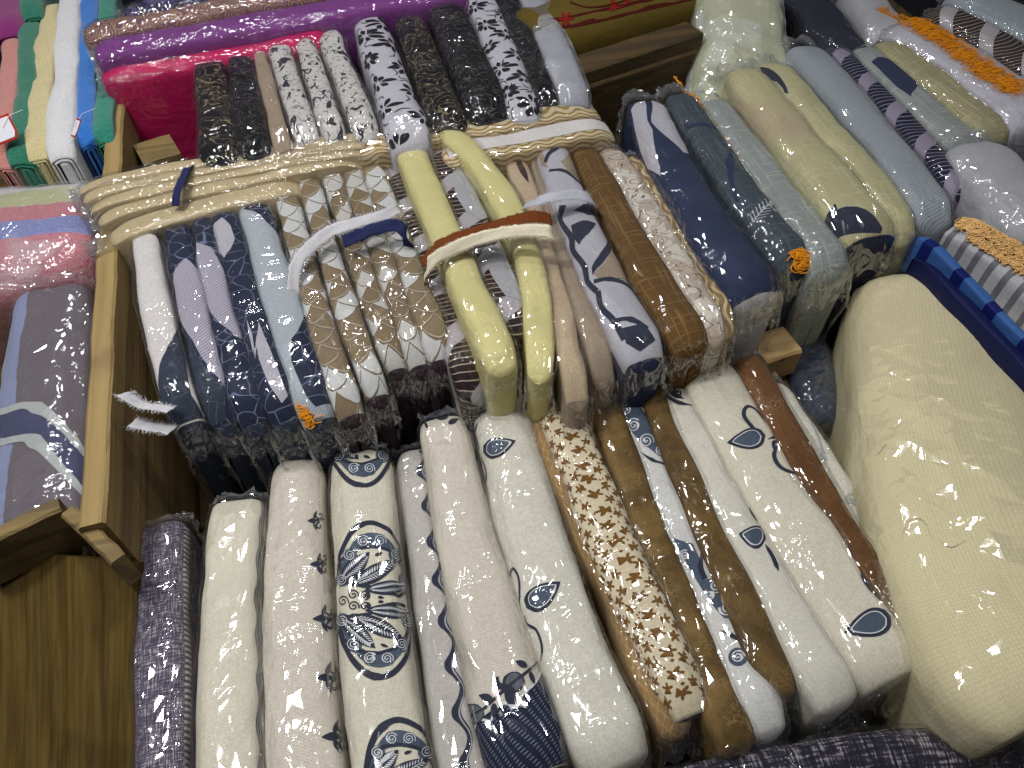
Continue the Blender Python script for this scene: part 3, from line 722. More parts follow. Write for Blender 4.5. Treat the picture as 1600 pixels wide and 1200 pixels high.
packet('C2', 'cream-yellow satin roll bending down under the right end of the cream tie', (688, 188), (842, 572), (20, 28), (zz+.026, zz+.004), 'yellow', g2, 'yellow', bag='bag_tight', mid=(806, 340), nd=.008, fl=(.02, .012))
packet('Be1', 'beige satin cloth right of the yellow rolls', (798, 222), (905, 600), (18, 22), zz-.004, 'beige', g2, 'beige_d', bag='bag_tight', mid=(852, 400), **MF)
packet('Be2', 'slim dark beige cloth left of the lavender swirl cloth', (835, 226), (948, 565), (12, 22), zz-.006, 'beige_d', g2, bag='bag_tight', mid=(886, 400), **MF)
packet('V1', 'lavender and beige cloth with bold black swirls', (862, 222), (1012, 545), (27, 40), zz+.008, 'lav_plain', g2, 'navy_plain', bag='bag_tight', mid=(918, 370), fl=(.014, .016))
packet('Br', 'ochre-brown linen cloth right of the black swirl cloth', (915, 226), (1085, 520), (22, 34), zz+.006, 'brown_grid', g2, bag='bag_tight', mid=(990, 370), fl=(.014, .014))
packet('F1', 'pale cloth with brown floral swirls right of the ochre-brown one', (952, 228), (1118, 512), (20, 26), zz, 'swirl', g2, bag='bag', mid=(1040, 370), fl=(.014, .014))
packet('F2', 'slim cloth edged in fine brown waves at the right end of the middle row', (985, 240), (1142, 500), (10, 14), zz-.004, 'wavebrown', g2, bag='bag', mid=(1072, 370), fl=(.014, .014))
# stacks lying across behind the middle row
g3 = 'folded tan cloths lying across behind the middle row'
for k, (y0, y1, x0, x1, z, hw, lab) in enumerate([(288, 208, 126, 585, .107, 8, 'rearmost'), (301, 219, 134, 585, .105, 8, 'second'), (316, 229, 146, 580, .102, 8, 'third'), (334, 244, 158, 560, .098, 9, 'fourth'), (362, 284, 176, 470, .092, 13, 'front')]):
    packet('T%s' % 'abcde'[k], 'plain tan cloth, %s of the five lying crosswise behind the blue cloths' % lab if lab != 'front' else 'plain tan cloth at the front of the crosswise five, touching the blue cloths', (x0, y0), (x1, y1), (hw, hw-1), z, 'tan', g3, bag='bag_crisp', n=3.4, crown=.4, mid=((x0+x1)/2-10, (y0+y1)/2-3), fl=(.02 if k < 4 else .04, .01))
packet('T4', 'beige cloth with brown wave lines at the back, beside the back board', (560, 226), (930, 160), (14, 15), .105, 'wave', g3, n=3.4, crown=.4, bag='bag_tight', mid=(750, 192), fl=(.0, .015))
packet('T5', 'white-banded beige wave cloth in front of the other wave cloth', (700, 236), (952, 190), (18, 17), .10, 'wave', g3, n=3.4, crown=.4, bag='bag_tight', fl=(.0, .018))

# ================================================================ back row
g4 = 'black and white cloths in the back row'
KF = dict(fl=(.03, .016), droop=(.003, -.02), nd=.02, nl=.04, nt=.1)
zb = .12
packet('K1', 'black cloth with painted champagne sheen at the left end of the back row', (322, 72), (342, 248), (26, 36), zb, 'blackgold', g4, 'bluegrey', bag='bag_crisp', **KF)
packet('K2', 'black satin cloth second from the left in the back row', (368, 62), (398, 236), (22, 30), zb, 'black', g4, bag='bag_crisp', **KF)
packet('K2b', 'slim champagne satin cloth beside the sketch-patterned ones', (402, 72), (440, 222), (11, 15), zb+.004, 'champagne', g4, bag='bag_crisp', **KF)
packet('K3', 'white cloth with fine black sketch pattern, left of three alike', (432, 62), (478, 208), (18, 22), zb+.006, 'bwfine', g4, bag='bag', **KF)
packet('K4', 'white cloth with fine black sketch pattern, middle of three alike', (472, 50), (520, 200), (16, 20), zb+.008, 'bwfine', g4, bag='bag', **KF)
packet('K5', 'white cloth with fine black sketch pattern, right of three alike', (512, 44), (572, 196), (18, 22), zb+.008, 'bwfine', g4, bag='bag', **KF)
packet('K6', 'white cloth with large black blooms in the middle of the back row', (572, 16), (640, 205), (26, 36), zb+.012, 'bwbig', g4, bag='bag', **KF)
packet('K7', 'black cloth with painted champagne reflections beside the large blooms', (630, 5), (705, 190), (24, 30), zb+.004, 'blackgold', g4, 'black', bag='bag_crisp', **KF)
packet('K8', 'wide plain black cloth in the back row', (688, -15), (768, 168), (28, 34), zb+.01, 'black', g4, bag='bag_crisp', **KF)
packet('K9', 'white cloth with black blooms near the right end of the back row', (745, -25), (822, 168), (22, 28), zb+.008, 'bwbig', g4, 'creamwhite', bag='bag', **KF)
packet('K10', 'slim black cloth second from the right end of the back row', (785, -30), (862, 150), (18, 22), zb+.004, 'black', g4, bag='bag_crisp', **KF)
packet('K11', 'grey-white cloth at the right end of the back row', (825, -35), (898, 142), (22, 26), zb+.008, 'greywhite', g4, bag='bag_milky', **KF)
g5 = 'purple and pink cloths lying across the back'
packet('P3', 'hot pink satin cloth standing on edge behind the black cloths', (160, 104), (520, 45), (14, 14), .125, 'pink', g5, bag='bag_crisp', crk=1.5, mid=(330, 78), fl=(.016, .01), name='satin_packet')
packet('P2', 'plain purple satin cloth in front of the scroll-patterned one', (150, 70), (720, -30), (14, 15), .15, 'purple', g5, bag='bag_crisp', crk=1.8, fl=(.012, .01), name='satin_packet')
packet('P1', 'purple cloth with golden scrolls at the back left', (132, 42), (560, -40), (12, 12), .16, 'purple_gold', g5, bag='bag_crisp', fl=(.01, .01), name='satin_packet')
packet('P4', 'dark navy cloth with gold pattern at the top edge', (190, 12), (600, -70), (12, 12), .165, 'navy_pat', g5, bag='bag_crisp', fl=(.01, .01), name='satin_packet')

# ================================================================ right block
g6 = 'wrapped cloths on the right side'
RF_ = dict(fl=(.036, .018), droop=(.003, -.02), nd=.016, nl=.035, nt=.06)
zr = .105
packet('R1', 'navy cloth with pale lavender petals at the left end of the right block', (1008, 152), (1190, 440), (30, 40), zr, 'navy_plain', g6, 'lav_plain', bag='bag', mid=(1080, 290), **RF_)
packet('R2', 'teal-grey cloth with white sprigs and an orange yarn edge', (1062, 140), (1252, 395), (22, 30), zr-.004, 'tealgrey', g6, 'slate', bag='bag', mid=(1150, 270), **RF_)
packet('R3', 'pale sage cloth between the orange-edged one and the yellow linen', (1115, 150), (1308, 400), (20, 34), zr-.008, 'sage', g6, bag='bag_crisp', mid=(1205, 270), **RF_)
packet('R4', 'thick yellow linen cloth with a dark purple circle at its near end', (1162, 102), (1372, 350), (26, 42), zr+.01, 'yellow_linen', g6, 'ink', bag='bag_tight', mid=(1265, 225), **RF_)
packet('R5', 'yellow linen cloth with a purple oval near its far end', (1205, 92), (1420, 345), (24, 24), zr+.004, 'yellow_linen', g6, bag='bag_tight', mid=(1315, 215), **RF_)
packet('R6', 'light blue-grey ribbed cloth right of the yellow linen pair', (1258, 65), (1470, 325), (24, 32), zr+.008, 'bluegrey', g6, bag='bag_tight', mid=(1370, 190), **RF_)
packet('R7', 'narrow navy cloth with pale curved stripes', (1308, 70), (1510, 285), (14, 18), zr, 'hatch_navy', g6, bag='bag_tight', mid=(1415, 180), fl=(.012, .01))
packet('R8', 'sage cloth with a big navy leaf behind the narrow striped one', (1355, 68), (1540, 232), (18, 30), zr+.004, 'sage', g6, bag='bag_tight', mid=(1440, 150), fl=(.014, .01))
packet('R9', 'olive linen cloth in front of the white one with orange fringe', (1388, 58), (1568, 195), (20, 24), zr+.012, 'olive_linen', g6, bag='bag_tight', mid=(1475, 125), fl=(.014, .01))
packet('R10', 'white cloth with dark triangles and a thick orange yarn fringe', (1415, 30), (1640, 172), (26, 44), zr+.024, 'lav_plain', g6, bag='bag', mid=(1520, 90), fl=(.014, .01))
packet('R11', 'dark striped cloth behind the orange fringe', (1470, 5), (1680, 120), (16, 22), zr+.02, 'hatch', g6, bag='bag', fl=(.01, .01))
packet('R12', 'slate-blue cloth in the top right corner', (1510, -25), (1720, 80), (24, 34), zr+.026, 'bluegrey', g6, bag='bag_crisp', fl=(.01, .01))
packet('RB', 'silver-grey cloth loosely wrapped in a big clear bag', (1528, 215), (1660, 345), (40, 52), zr+.02, 'grey_mid', g6, bag='bag_crisp', fl=(.03, .02), crk=1.6, off=.006)
packet('RFr', 'grey striped cloth with pale orange looped fringe at the right edge', (1502, 346), (1690, 470), (18, 30), zr+.0, 'stripe_grey', g6, bag=None)
packet('RBl', 'bright blue cloth with navy bars beside the big cream bundle', (1448, 366), (1640, 560), (6, 9), zr-.012, 'blue', g6, D=.06, bag=None)
packet('RNa', 'plain navy cloth tucked behind the cream bundle', (1442, 398), (1640, 600), (7, 9), zr-.02, 'navyblue', g6, D=.08, bag=None)
packet('BIG', 'large cream waffle-woven bundle in a clear bag at the right', (1486, 426), (1755, 1040), (142, 210), (.06, .075), 'bigcream', None, bag='bag_tight', mid=(1578, 760), crown=.55, fl=(.06, .02), latf=(.8, 1), off=.005, name='cloth_bundle', amp=2.0, n=2.3, cell=.012)
packet('TOP', 'pale green gathered cloth standing behind the right block', (1160, -70), (1172, 160), (62, 96), (.17, .07), 'palegreen', None, bag='bag_milky', name='cloth_bundle', amp=3., crown=.8, D=.30)
packet('TD', 'dark navy wrapped bundle at the top behind the ribbed cloth', (1262, -20), (1330, 70), (30, 34), .09, 'darknavy', None, bag='bag_crisp', name='cloth_bundle')
packet('TE', 'grey bundle in crumpled plastic at the top behind the orange fringe', (1345, -30), (1400, 45), (26, 30), .10, 'grey_mid', None, 'darkred', bag='bag_crisp', name='cloth_bundle')
packet('DK', 'dark navy cloth sunk in the gap beside the timber ends', (1235, 470), (1300, 640), (40, 40), -.06, 'slate', None, bag='bag_crisp', name='cloth_bundle')
packet('WR', 'yellow wrapper printed with dark red ornament behind the back rail', (820, 30), (1150, -75), (38, 38), .13, 'wrapper', None, bag=None, name='wrapper_pack', cat='wrapped pack', amp=.3)

# ================================================================ left bin
g7 = 'rolled terry towels at the back left'
TW = dict(bag=None, open_end=True, name='towel', cat='towel', amp=1.6, cname='folded_towel')
for key, lab, f, n, hw, z, m in [
    ('W1', 'magenta towel in the top left corner', (4, -50), (8, 42), (30, 30), .10, 'magenta'),
    ('W2', 'salmon pink towel at the left edge of the towel row', (14, 55), (2, 246), (17, 20), .09, 'salmon'),
    ('W3', 'dark green towel between the salmon and the lemon one', (45, 28), (26, 240), (18, 24), .092, 'green'),
    ('W4', 'lemon-cream towel left of the white towel', (76, 0), (50, 232), (16, 22), .094, 'lemon'),
    ('W5', 'white towel with thick folded end and a paper tag', (107, -20), (88, 232), (19, 25), .098, 'towel_white'),
    ('W6', 'bright blue towel right of the white one', (137, -20), (130, 212), (15, 17), .09, 'towel_blue'),
    ('W7', 'teal green towel beside the wooden divider', (166, -20), (158, 208), (15, 18), .09, 'teal'),
    ('W8', 'green towel at the top edge above the lemon one', (46, -70), (46, 14), (18, 20), .11, 'green')]:
    packet(key, lab, f, n, hw, z, m, g7, **TW)
packet('PT', 'pink terry towel with blue and lime stripes in a clear bag', (-90, 350), (138, 322), (80, 70), .07, 'pinktowel', None, bag='bag_milky', name='bagged_towel', cat='towel', fl=(.01, .03), crown=.6, latf=(1, .8), amp=1.8, cname='folded_towel')
packet('CU', 'grey-purple cloth with pale bands in a clear bag behind the corner board', (72, 440), (40, 840), (66, 92), (.06, .03), 'curtain', None, bag='bag', name='cloth_bundle', crown=.7, amp=1.6, fl=(.03, .01))

# ================================================================ prints on the cloths
M['ink_black'] = fabric('black_print', p_plain('#1a191f', '#242329'))
def pr(key, name, mat, polys=(), strokes=(), lift=.0006, lab=None, uvspace=False):
    p, root, cl = PK[key]; return print_obj(name, p, cl, M[mat], polys, strokes, lift, uvspace, lab)
def uvpoly(key, q0, q1, u0=0., u1=1.):
    p = PK[key][0]; us = np.linspace(u0*p.L, u1*p.L, 30)
    return [(u, q0*float(p.Q(u))) for u in us]+[(u, q1*float(p.Q(u))) for u in us[::-1]]
def uvwave(key, q, amp, wl, ph=0., u0=0., u1=1.):
    p = PK[key][0]; us = np.linspace(u0*p.L, u1*p.L, 120)
    return [(u, q*float(p.Q(u))+amp*math.sin(2*math.pi*u/wl+ph)) for u in us]
# --- front row
pr('L1', 'zigzag_hem', 'hem', [uvpoly('L1', .66, 1.0, .02, 1)], uvspace=True)
for k in range(3):
    pr('L2', 'wavy_edge', 'inkgrey', strokes=[(uvwave('L2', .74+.09*k, .0022, .043, .3*k), .0011)], uvspace=True)
pr('L5', 'wavy_edge', 'ink', strokes=[(uvwave('L5', .12, .0032, .046), .0024)], uvspace=True)
pr('L5', 'wavy_edge', 'grey_mid', strokes=[(uvwave('L5', .15, .0032, .046, -.25), .0005)], uvspace=True, lift=.0010)
def lily(x, y, s):
    P = [drop(x+2*s, y, x-15*s, y+1*s, 4.2*s), drop(x-3*s, y-3*s, x+2*s, y-17*s, 2.6*s), drop(x-3*s, y+4*s, x+3*s, y+17*s, 2.6*s)]
    S = [(spiral(x+8*s, y-9*s, 7*s, 1.1, 2.2, 20), .0011*s), (spiral(x+8*s, y+9*s, 7*s, 1.1, -2.2, 20), .0011*s), ([(x-2*s, y), (x+16*s, y)], .0013*s)]
    return P, S
P_, S_ = [], []
for x, y, s in [(494, 812, .9), (500, 880, 1.05), (508, 965, 1.3), (514, 1058, 1.45), (526, 1150, 1.6)]:
    a_, b_ = lily(x, y, s); P_ += a_; S_ += b_
pr('L3', 'lily_print', 'ink', P_, S_)
# medallions
def medal(cx, cy, s, sk=0.):
    T_ = lambda pts: [(cx+s*x+sk*s*y, cy+s*y) for x, y in pts]
    ring = []; band = []; white = []; leafs = []; herr = []; seeds = []
    ring += [(T_(arc(0, 0, 63, 121, 188, 352, 40)), .0026), (T_(arc(0, 0, 63, 121, 8, 172, 40)), .0026)]
    for sg in (-1, 1):
        ang = (192, 348) if sg < 0 else (12, 168)
        band.append(T_(arc(0, 0, 58, 106, *ang, 30)+arc(0, 0, 57, 84, ang[1], ang[0], 30)))
        for i in range(6):
            a_ = math.radians((200+28*i) if sg < 0 else (160-28*i)); x, y = 54*math.cos(a_), 95*math.sin(a_)
            band.append(T_([(x+11.5*math.cos(t*.449), y+11.5*math.sin(t*.449)) for t in range(14)]))
            white.append((T_(spiral(x, y, 9.5, 2.6, i, 44)), .0004))
        # leaf fan in an oval
        ring.append((T_([(-56, sg*32), (-50, sg*62), (-28, sg*80), (0, sg*84), (28, sg*76), (46, sg*54), (54, sg*28), (50, sg*12), (38, sg*6), (10, sg*10), (-10, sg*22), (-56, sg*30)]), .0016))
        for (x0, y0, x1, y1, wd) in [(-56, -26, -4, -76, 13), (-38, -22, 40, -62, 13), (-16, -16, 56, -22, 11)]:
            y0 *= -sg; y1 *= -sg
            leafs.append(T_(leaf(x0, y0, x1, y1, wd, 12, .5)))
            dx, dy = x1-x0, y1-y0; L = math.hypot(dx, dy); ex, ey = dx/L, dy/L
            herr.append((T_([(x0+dx*.12, y0+dy*.12), (x0+dx*.88, y0+dy*.88)]), .00035))
            for i in range(3, 17):
                t = i/19; h = wd*.72*math.sin(math.pi*t)
                for sd in (-1, 1):
                    bx, by = x0+dx*t, y0+dy*t
                    herr.append((T_([(bx+sd*-ey*1.5, by+sd*ex*1.5), (bx+ex*5-sd*ey*h, by+ey*5+sd*ex*h)]), .00062, .4))
        seeds += [T_(leaf(4, sg*70, 16, sg*74, 2.4)), T_(leaf(42, sg*36, 52, sg*34, 2.6)), T_(leaf(4, sg*4, 14, sg*3, 2.4))]
    sp_ = [(T_(spiral(-34+17*i, -8+10*j, 8.5, 1.9, 1+i, 30)), .0006) for i in range(2) for j in (0, 1.8)]
    sp_ += [(T_(spiral(-50, 2, 9, 1.9, 1, 30)), .0006)]
    return ring, band, white, leafs, herr, seeds, sp_
for c_ in [(560, 646, .93), (586, 937, 1.), (632, 1250, 1.05)]:
    ring, band, white, leafs, herr, seeds, sp_ = medal(*c_, .06)
    pr('L4', 'medallion_band', 'blueprint', band, lift=.0005)
    pr('L4', 'medallion_outline', 'ink', strokes=ring, lift=.0008)
    pr('L4', 'leaf_print', 'ink', leafs+seeds, sp_, lift=.0010)
    pr('L4', 'leaf_vein', 'whiteprint', strokes=white+herr, lift=.0014)
# vine border
pr('L6', 'dark_border', 'inkmesh', [[(712, 1150), (738, 1142), (762, 1112), (790, 1098), (812, 1085), (838, 1062), (850, 1035), (862, 1030), (884, 1110), (905, 1230), (740, 1260), (722, 1200)]])
pr('L6', 'pale_edge', 'whiteprint', strokes=[(smooth([(715, 1150), (738, 1143), (748, 1125), (765, 1126), (772, 1108), (792, 1098), (806, 1106), (814, 1088), (838, 1064), (850, 1036)]), .0012)], lift=.0010)
vp = [[(738+16*math.cos(t*.4), 1116+16*math.sin(t*.4)) for t in range(16)], [(802+15*math.cos(t*.4), 1066+15*math.sin(t*.4)) for t in range(16)]]
pr('L6', 'bulb_print', 'inkgrey', vp, lift=.0012)
pr('L6', 'vine_print', 'ink', [leaf(770, 1092, 746, 1086, 6), leaf(772, 1098, 770, 1122, 6), leaf(822, 1042, 804, 1034, 5), leaf(826, 1050, 834, 1070, 4)],
   [(smooth([(722, 1128), (752, 1108), (785, 1080), (822, 1050), (850, 1026)]), .0011), (smooth([(800, 1072), (788, 1074), (776, 1068), (774, 1058)]), .0022), (smooth([(796, 1076), (796, 1090), (804, 1098), (812, 1093)]), .0022), (smooth([(728, 1130), (724, 1144), (734, 1152)]), .002)]
   + [([q for q in o]+[o[0]], .0006) for o in vp], lift=.0015)
pr('L6', 'vine_print', 'ink', [leaf(700, 662, 716, 654, 4), [(690+11*math.cos(t*.4), 648+8*math.sin(t*.4)) for t in range(16)]], [(smooth([(668, 668), (664, 656), (676, 644), (700, 640), (722, 650), (728, 644)]), .0016)])
def blueleaf(key, x0, y0, x1, y1, wd):
    pr(key, 'leaf_print', 'ink', [drop(x0, y0, x1, y1, wd)], lift=.0005)
    cx, cy = x0*.54+x1*.46, y0*.54+y1*.46
    inner = [(cx+(x-cx)*.74, cy+(y-cy)*.74) for x, y in drop(x0, y0, x1, y1, wd)]
    pr(key, 'leaf_centre', 'blueprint', [[(cx+(x-cx)*.95, cy+(y-cy)*.95) for x, y in inner]], lift=.0009)
    pr(key, 'leaf_rim', 'whiteprint', strokes=[(inner+[inner[0]], .0005)], lift=.0013)
def stems(key, lines, w_=.0016): pr(key, 'stem_print', 'ink', strokes=[(smooth(l), w_, .25) for l in lines])
blueleaf('L7', 752, 706, 806, 688, 16); blueleaf('L7', 823, 950, 876, 908, 19)
stems('L7', [[(744, 704), (740, 680), (746, 660)], [(746, 712), (757, 735), (758, 765)], [(800, 950), (796, 905), (800, 888), (810, 905), (813, 945), (816, 958)], [(820, 960), (824, 975), (838, 985), (846, 1010), (843, 1034)]])
# brown flowers
fl_ = []; rr = random.Random(3); p9 = PK['L9'][0]
for i in range(19):
    for j in range(-3, 4):
        u = (i+.5*(j % 2)+.3)*p9.L/19+rr.uniform(-.002, .002); q = j*.27+rr.uniform(-.05, .05)
        if abs(q) > .98 or u > p9.L-.006: continue
        v = q*float(p9.Q(u)); rad = rr.uniform(.0056, .0068); a0 = rr.uniform(0, 6.28); pts = []
        for k in range(30):
            a_ = k*6.283/30; pts.append((u+rad*(.66+.38*math.cos(5*a_))*math.cos(a_+a0), v+rad*(.66+.38*math.cos(5*a_))*math.sin(a_+a0)))
        fl_.append(pts)
        b = a0+rr.uniform(1, 5); fl_.append([(u+1.5*rad*math.cos(b)+x, v+1.5*rad*math.sin(b)+y) for x, y in [(.0016, 0), (0, .0011), (-.0016, 0), (0, -.0011)]])
pr('L9', 'flower_print', 'brownprint', fl_, uvspace=True)
# spirals between the gold cloths
def blob(cx, cy, r, fl=1.): return [(cx+r*math.cos(t*.3927), cy+r*fl*math.sin(t*.3927)) for t in range(16)]
pr('L11', 'spiral_ground', 'blueprint', [[(942, 594), (968, 590), (985, 606), (1002, 640), (1022, 668), (1045, 716), (1030, 712), (1005, 694), (985, 672), (968, 640), (950, 612)],
   [(1052, 840), (1082, 850), (1096, 880), (1102, 905), (1128, 905), (1148, 945), (1160, 975), (1132, 965), (1106, 935), (1078, 890)], blob(1153, 1026, 15)], lift=.0005)
pr('L11', 'spiral_print', 'whiteprint', strokes=[(spiral(x, y, r, 2.4, k, 36), .0006) for k, (x, y, r) in enumerate([(958, 604, 9), (966, 622, 9), (978, 640, 9), (990, 664, 11), (1010, 688, 12), (1032, 704, 9), (1118, 916, 11), (1136, 950, 12), (1108, 930, 9), (1070, 868, 8), (1153, 1026, 11)])], lift=.001)
stems('L11', [[(1000, 705), (1020, 718), (1048, 728), (1060, 742)], [(986, 612), (1002, 640), (1012, 655), (1026, 690)], [(1098, 850), (1095, 885), (1102, 905), (1092, 880)], [(1126, 984), (1150, 996), (1172, 1018), (1185, 1040)], [(1080, 830), (1092, 850), (1110, 862)]], .0014)
# slim leaf cloth
stems('L13', [[(1022, 592), (1034, 612), (1060, 628), (1084, 632)], [(1040, 600), (1052, 615), (1070, 622)], [(1170, 776), (1174, 800), (1190, 822), (1198, 836)], [(1196, 850), (1208, 870), (1216, 892)]], .0022)
pr('L13', 'stem_print', 'ink', strokes=[(spiral(1060, 612, 8, 1.6, 1, 24), .001)])
blueleaf('L13', 1196, 842, 1154, 834, 18)
blueleaf('L14', 1196, 680, 1136, 692, 17); blueleaf('L14', 1394, 962, 1318, 988, 23)
stems('L14', [[(1194, 690), (1178, 668), (1164, 648), (1168, 634), (1182, 640), (1196, 662)], [(1200, 686), (1214, 682), (1222, 676)], [(1212, 706), (1208, 692), (1216, 690)], [(1214, 696), (1210, 712), (1222, 730), (1250, 742)],
   [(1394, 948), (1366, 922), (1350, 900), (1354, 888), (1370, 892), (1392, 922)], [(1418, 972), (1420, 992), (1436, 1012), (1462, 1030)], [(1396, 962), (1412, 960), (1420, 950)]], .0021)
pr('L14', 'stem_print', 'inkgrey', strokes=[(spiral(1232, 708, 8, 1.4, 2, 20), .0011), (spiral(1374, 902, 7, 1.2, 2, 20), .0011)])
pr('L16', 'scroll_print', 'grey_mid', strokes=[(spiral(x, y, r, 1.8, k, 30), .0014) for k, (x, y, r) in enumerate([(1428, 918, 15), (1482, 995, 13), (1330, 780, 12)])]+[(smooth([(1238, 612), (1258, 640), (1280, 690), (1290, 720)]), .0012), (smooth([(1444, 930), (1458, 960), (1460, 985)]), .0018)])
pr('BIG', 'embroidered_line', 'embroid', strokes=[(smooth(l), .0005) for l in [[(1330, 640), (1340, 690), (1362, 712), (1385, 690)], [(1400, 850), (1418, 812), (1442, 812), (1456, 845)], [(1462, 838), (1484, 852), (1508, 840)]]], lift=.0003)
# --- middle row
pr('M1', 'dark_leaf', 'slate', [[(281, 512), (262, 540), (250, 570), (249, 620), (258, 690), (262, 770), (370, 770), (330, 690), (300, 620), (290, 560)]])
pr('M1', 'dark_cap', 'navy_plain', [[(200, 338), (226, 332), (246, 345), (252, 380), (244, 368), (210, 366)]])
pr('M2', 'lavender_leaf', 'lav', [[(290, 402), (308, 420), (324, 460), (340, 510), (354, 575), (352, 602), (330, 578), (300, 530), (276, 500), (264, 460), (274, 420)]])
pr('M2', 'dark_leaf', 'slate', [[(276, 505), (300, 537), (330, 585), (354, 608), (364, 690), (310, 700), (290, 600)]])
pr('M3', 'lavender_leaf', 'lav', [[(306, 378), (330, 385), (352, 430), (370, 480), (388, 536), (368, 528), (345, 506), (320, 470), (305, 425)]])
pr('M4', 'lavender_leaf', 'lav_plain', [[(334, 352), (346, 338), (360, 350), (367, 372), (360, 390), (350, 402), (340, 390)], [(385, 498), (393, 520), (398, 560), (404, 500), (420, 540), (450, 620), (448, 650), (420, 600), (404, 560), (400, 540), (392, 545)]])
pr('M5', 'dark_cap', 'navy', [[(366, 300), (392, 294), (412, 312), (432, 352), (436, 372), (416, 346), (396, 330), (372, 326)]])
pr('M5', 'dark_leaf', 'navy', [[(474, 492), (490, 520), (506, 570), (530, 650), (500, 655), (476, 615), (456, 565), (456, 530)]])
pr('V1', 'beige_patch', 'beige_d', [[(876, 252), (894, 240), (908, 262), (918, 290), (905, 284), (888, 268)], [(950, 402), (964, 380), (985, 420), (992, 445), (965, 436), (935, 436), (928, 428)], [(838, 236), (850, 242), (856, 262), (846, 258)]], lift=.0005)
pr('V1', 'black_swirl', 'ink', [[(836, 214), (850, 205), (862, 212), (848, 222)], [(892, 352), (910, 346), (930, 350), (918, 366), (905, 382), (896, 372)], [(896, 330), (912, 318), (930, 326), (940, 340), (918, 336)], [(958, 372), (964, 384), (946, 404), (926, 430), (924, 418), (938, 394)], [(972, 512), (1004, 506), (1024, 530), (1000, 548), (978, 536)]],
   [(smooth([(852, 254), (858, 240), (872, 230), (886, 226)]), .0024), (smooth([(858, 266), (880, 266), (900, 280), (916, 294)]), .0024), (smooth([(880, 322), (876, 345), (892, 370), (896, 392), (912, 415), (918, 440), (932, 455)]), .0042), (smooth([(928, 440), (952, 436), (980, 446), (1004, 470)]), .003), (smooth([(934, 455), (940, 480), (958, 500), (975, 530)]), .004), (smooth([(960, 500), (985, 498), (1012, 512)]), .0026)], lift=.0009)
pr('Be1', 'dark_leaf', 'hem_dark', [leaf(806, 242, 826, 286, 5)])
pr('B2', 'grey_patch', 'grey_mid', [[(708, 268), (720, 262), (738, 290), (764, 340), (752, 342), (728, 330), (712, 305)], [(752, 390), (768, 382), (790, 400), (812, 450), (814, 470), (790, 462), (768, 430)]])
pr('CU', 'dark_band', 'band', [[(-10, 652), (40, 638), (85, 662), (140, 725), (140, 775), (85, 720), (45, 682), (-10, 690)]], lift=.0005)
pr('CU', 'pale_band', 'curtain_band', strokes=[(smooth([(-10, 648), (40, 632), (85, 655), (140, 716)]), .0045), (smooth([(-10, 692), (45, 684), (88, 722), (140, 782)]), .0045)], lift=.001)
def blooms(key, seed, step, rad):
    p = PK[key][0]; r = random.Random(seed); P = []; S = []
    n = int(p.L/step)
    for i in range(n+1):
        u0 = (i+.3)*step; q0 = (-.35, .45)[i % 2]+r.uniform(-.15, .15); v0 = q0*float(p.Q(min(u0, p.L))); k = r.choice((7, 8, 9)); a0 = r.uniform(0, 6)
        for j in range(k):
            a_ = a0+j*6.283/k+r.uniform(-.12, .12); l = rad*r.uniform(.7, 1.15); w_ = rad*.2*r.uniform(.7, 1.2)
            P.append(leaf(u0+rad*.18*math.cos(a_), v0+rad*.18*math.sin(a_), u0+l*math.cos(a_), v0+l*math.sin(a_), w_, 7, .6))
        for j in range(3):
            a_ = r.uniform(0, 6.28); x, y = u0+rad*1.1*math.cos(a_), v0+rad*1.1*math.sin(a_); S.append(([(x, y), (x+.01*math.cos(a_+.6), y+.01*math.sin(a_+.6)), (x+.018*math.cos(a_+1.2), y+.018*math.sin(a_+1.2))], .0009, .3))
    ok = lambda pl: all(-.004 < u < p.L+.004 and abs(v) < 1.05*float(p.Q(min(max(u, 0), p.L))) for u, v in pl)
    pr(key, 'bloom_print', 'ink_black', [q for q in P if ok(q)], [q for q in S if ok(q[0])], uvspace=True)
blooms('K6', 1, .036, .023); blooms('K9', 2, .034, .02)
# --- back row blooms are part of the cloth pattern; right block
pr('R1', 'pale_petal', 'lav_plain', [[(986, 172), (1003, 152), (1010, 165), (1012, 190), (1020, 204), (1030, 258), (1032, 278), (1012, 264), (994, 236)], [(1010, 146), (1036, 152), (1062, 190), (1096, 250), (1068, 238), (1040, 214), (1018, 192)]])
pr('R2', 'dark_band', 'navy_plain', strokes=[(smooth([(1068, 200), (1088, 194), (1110, 196), (1134, 210)]), .0035), (smooth([(1146, 226), (1140, 255), (1144, 290), (1152, 316)]), .003)])
spr = [(smooth([(1172, 352), (1190, 330), (1215, 305), (1222, 296)]), .0006)]
for i in range(9):
    t = i/9; x, y = 1176+44*t, 348-48*t
    for a_ in (-.2, -1.9): spr.append(([(x, y), (x+17*math.cos(a_)*(1-.4*t), y+17*math.sin(a_)*(1-.4*t))], .00045))
pr('R2', 'sprig_print', 'whiteprint', [blob(x+rr.uniform(-14, 22), y+rr.uniform(-16, 16), 1.6) for x, y in [(1180+3*i, 345-4*i) for i in range(12)]], spr)
pr('R4', 'purple_circle', 'ink', [[(1330+44*math.cos(math.radians(a_)), 362+40*math.sin(math.radians(a_))) for a_ in range(150, 390, 10)]])
pr('R5', 'purple_oval', 'ink', [leaf(1184, 106, 1232, 146, 13)])
pr('R8', 'navy_leaf', 'navy_plain', [[(1362, 98), (1372, 90), (1395, 94), (1422, 118), (1434, 132), (1424, 146), (1416, 168), (1396, 152), (1368, 122)]])
pr('R10', 'dark_triangle', 'hatch_navy', [[(1450, 52), (1452, 84), (1430, 76), (1408, 62)], [(1548, 122), (1542, 164), (1510, 142)]])
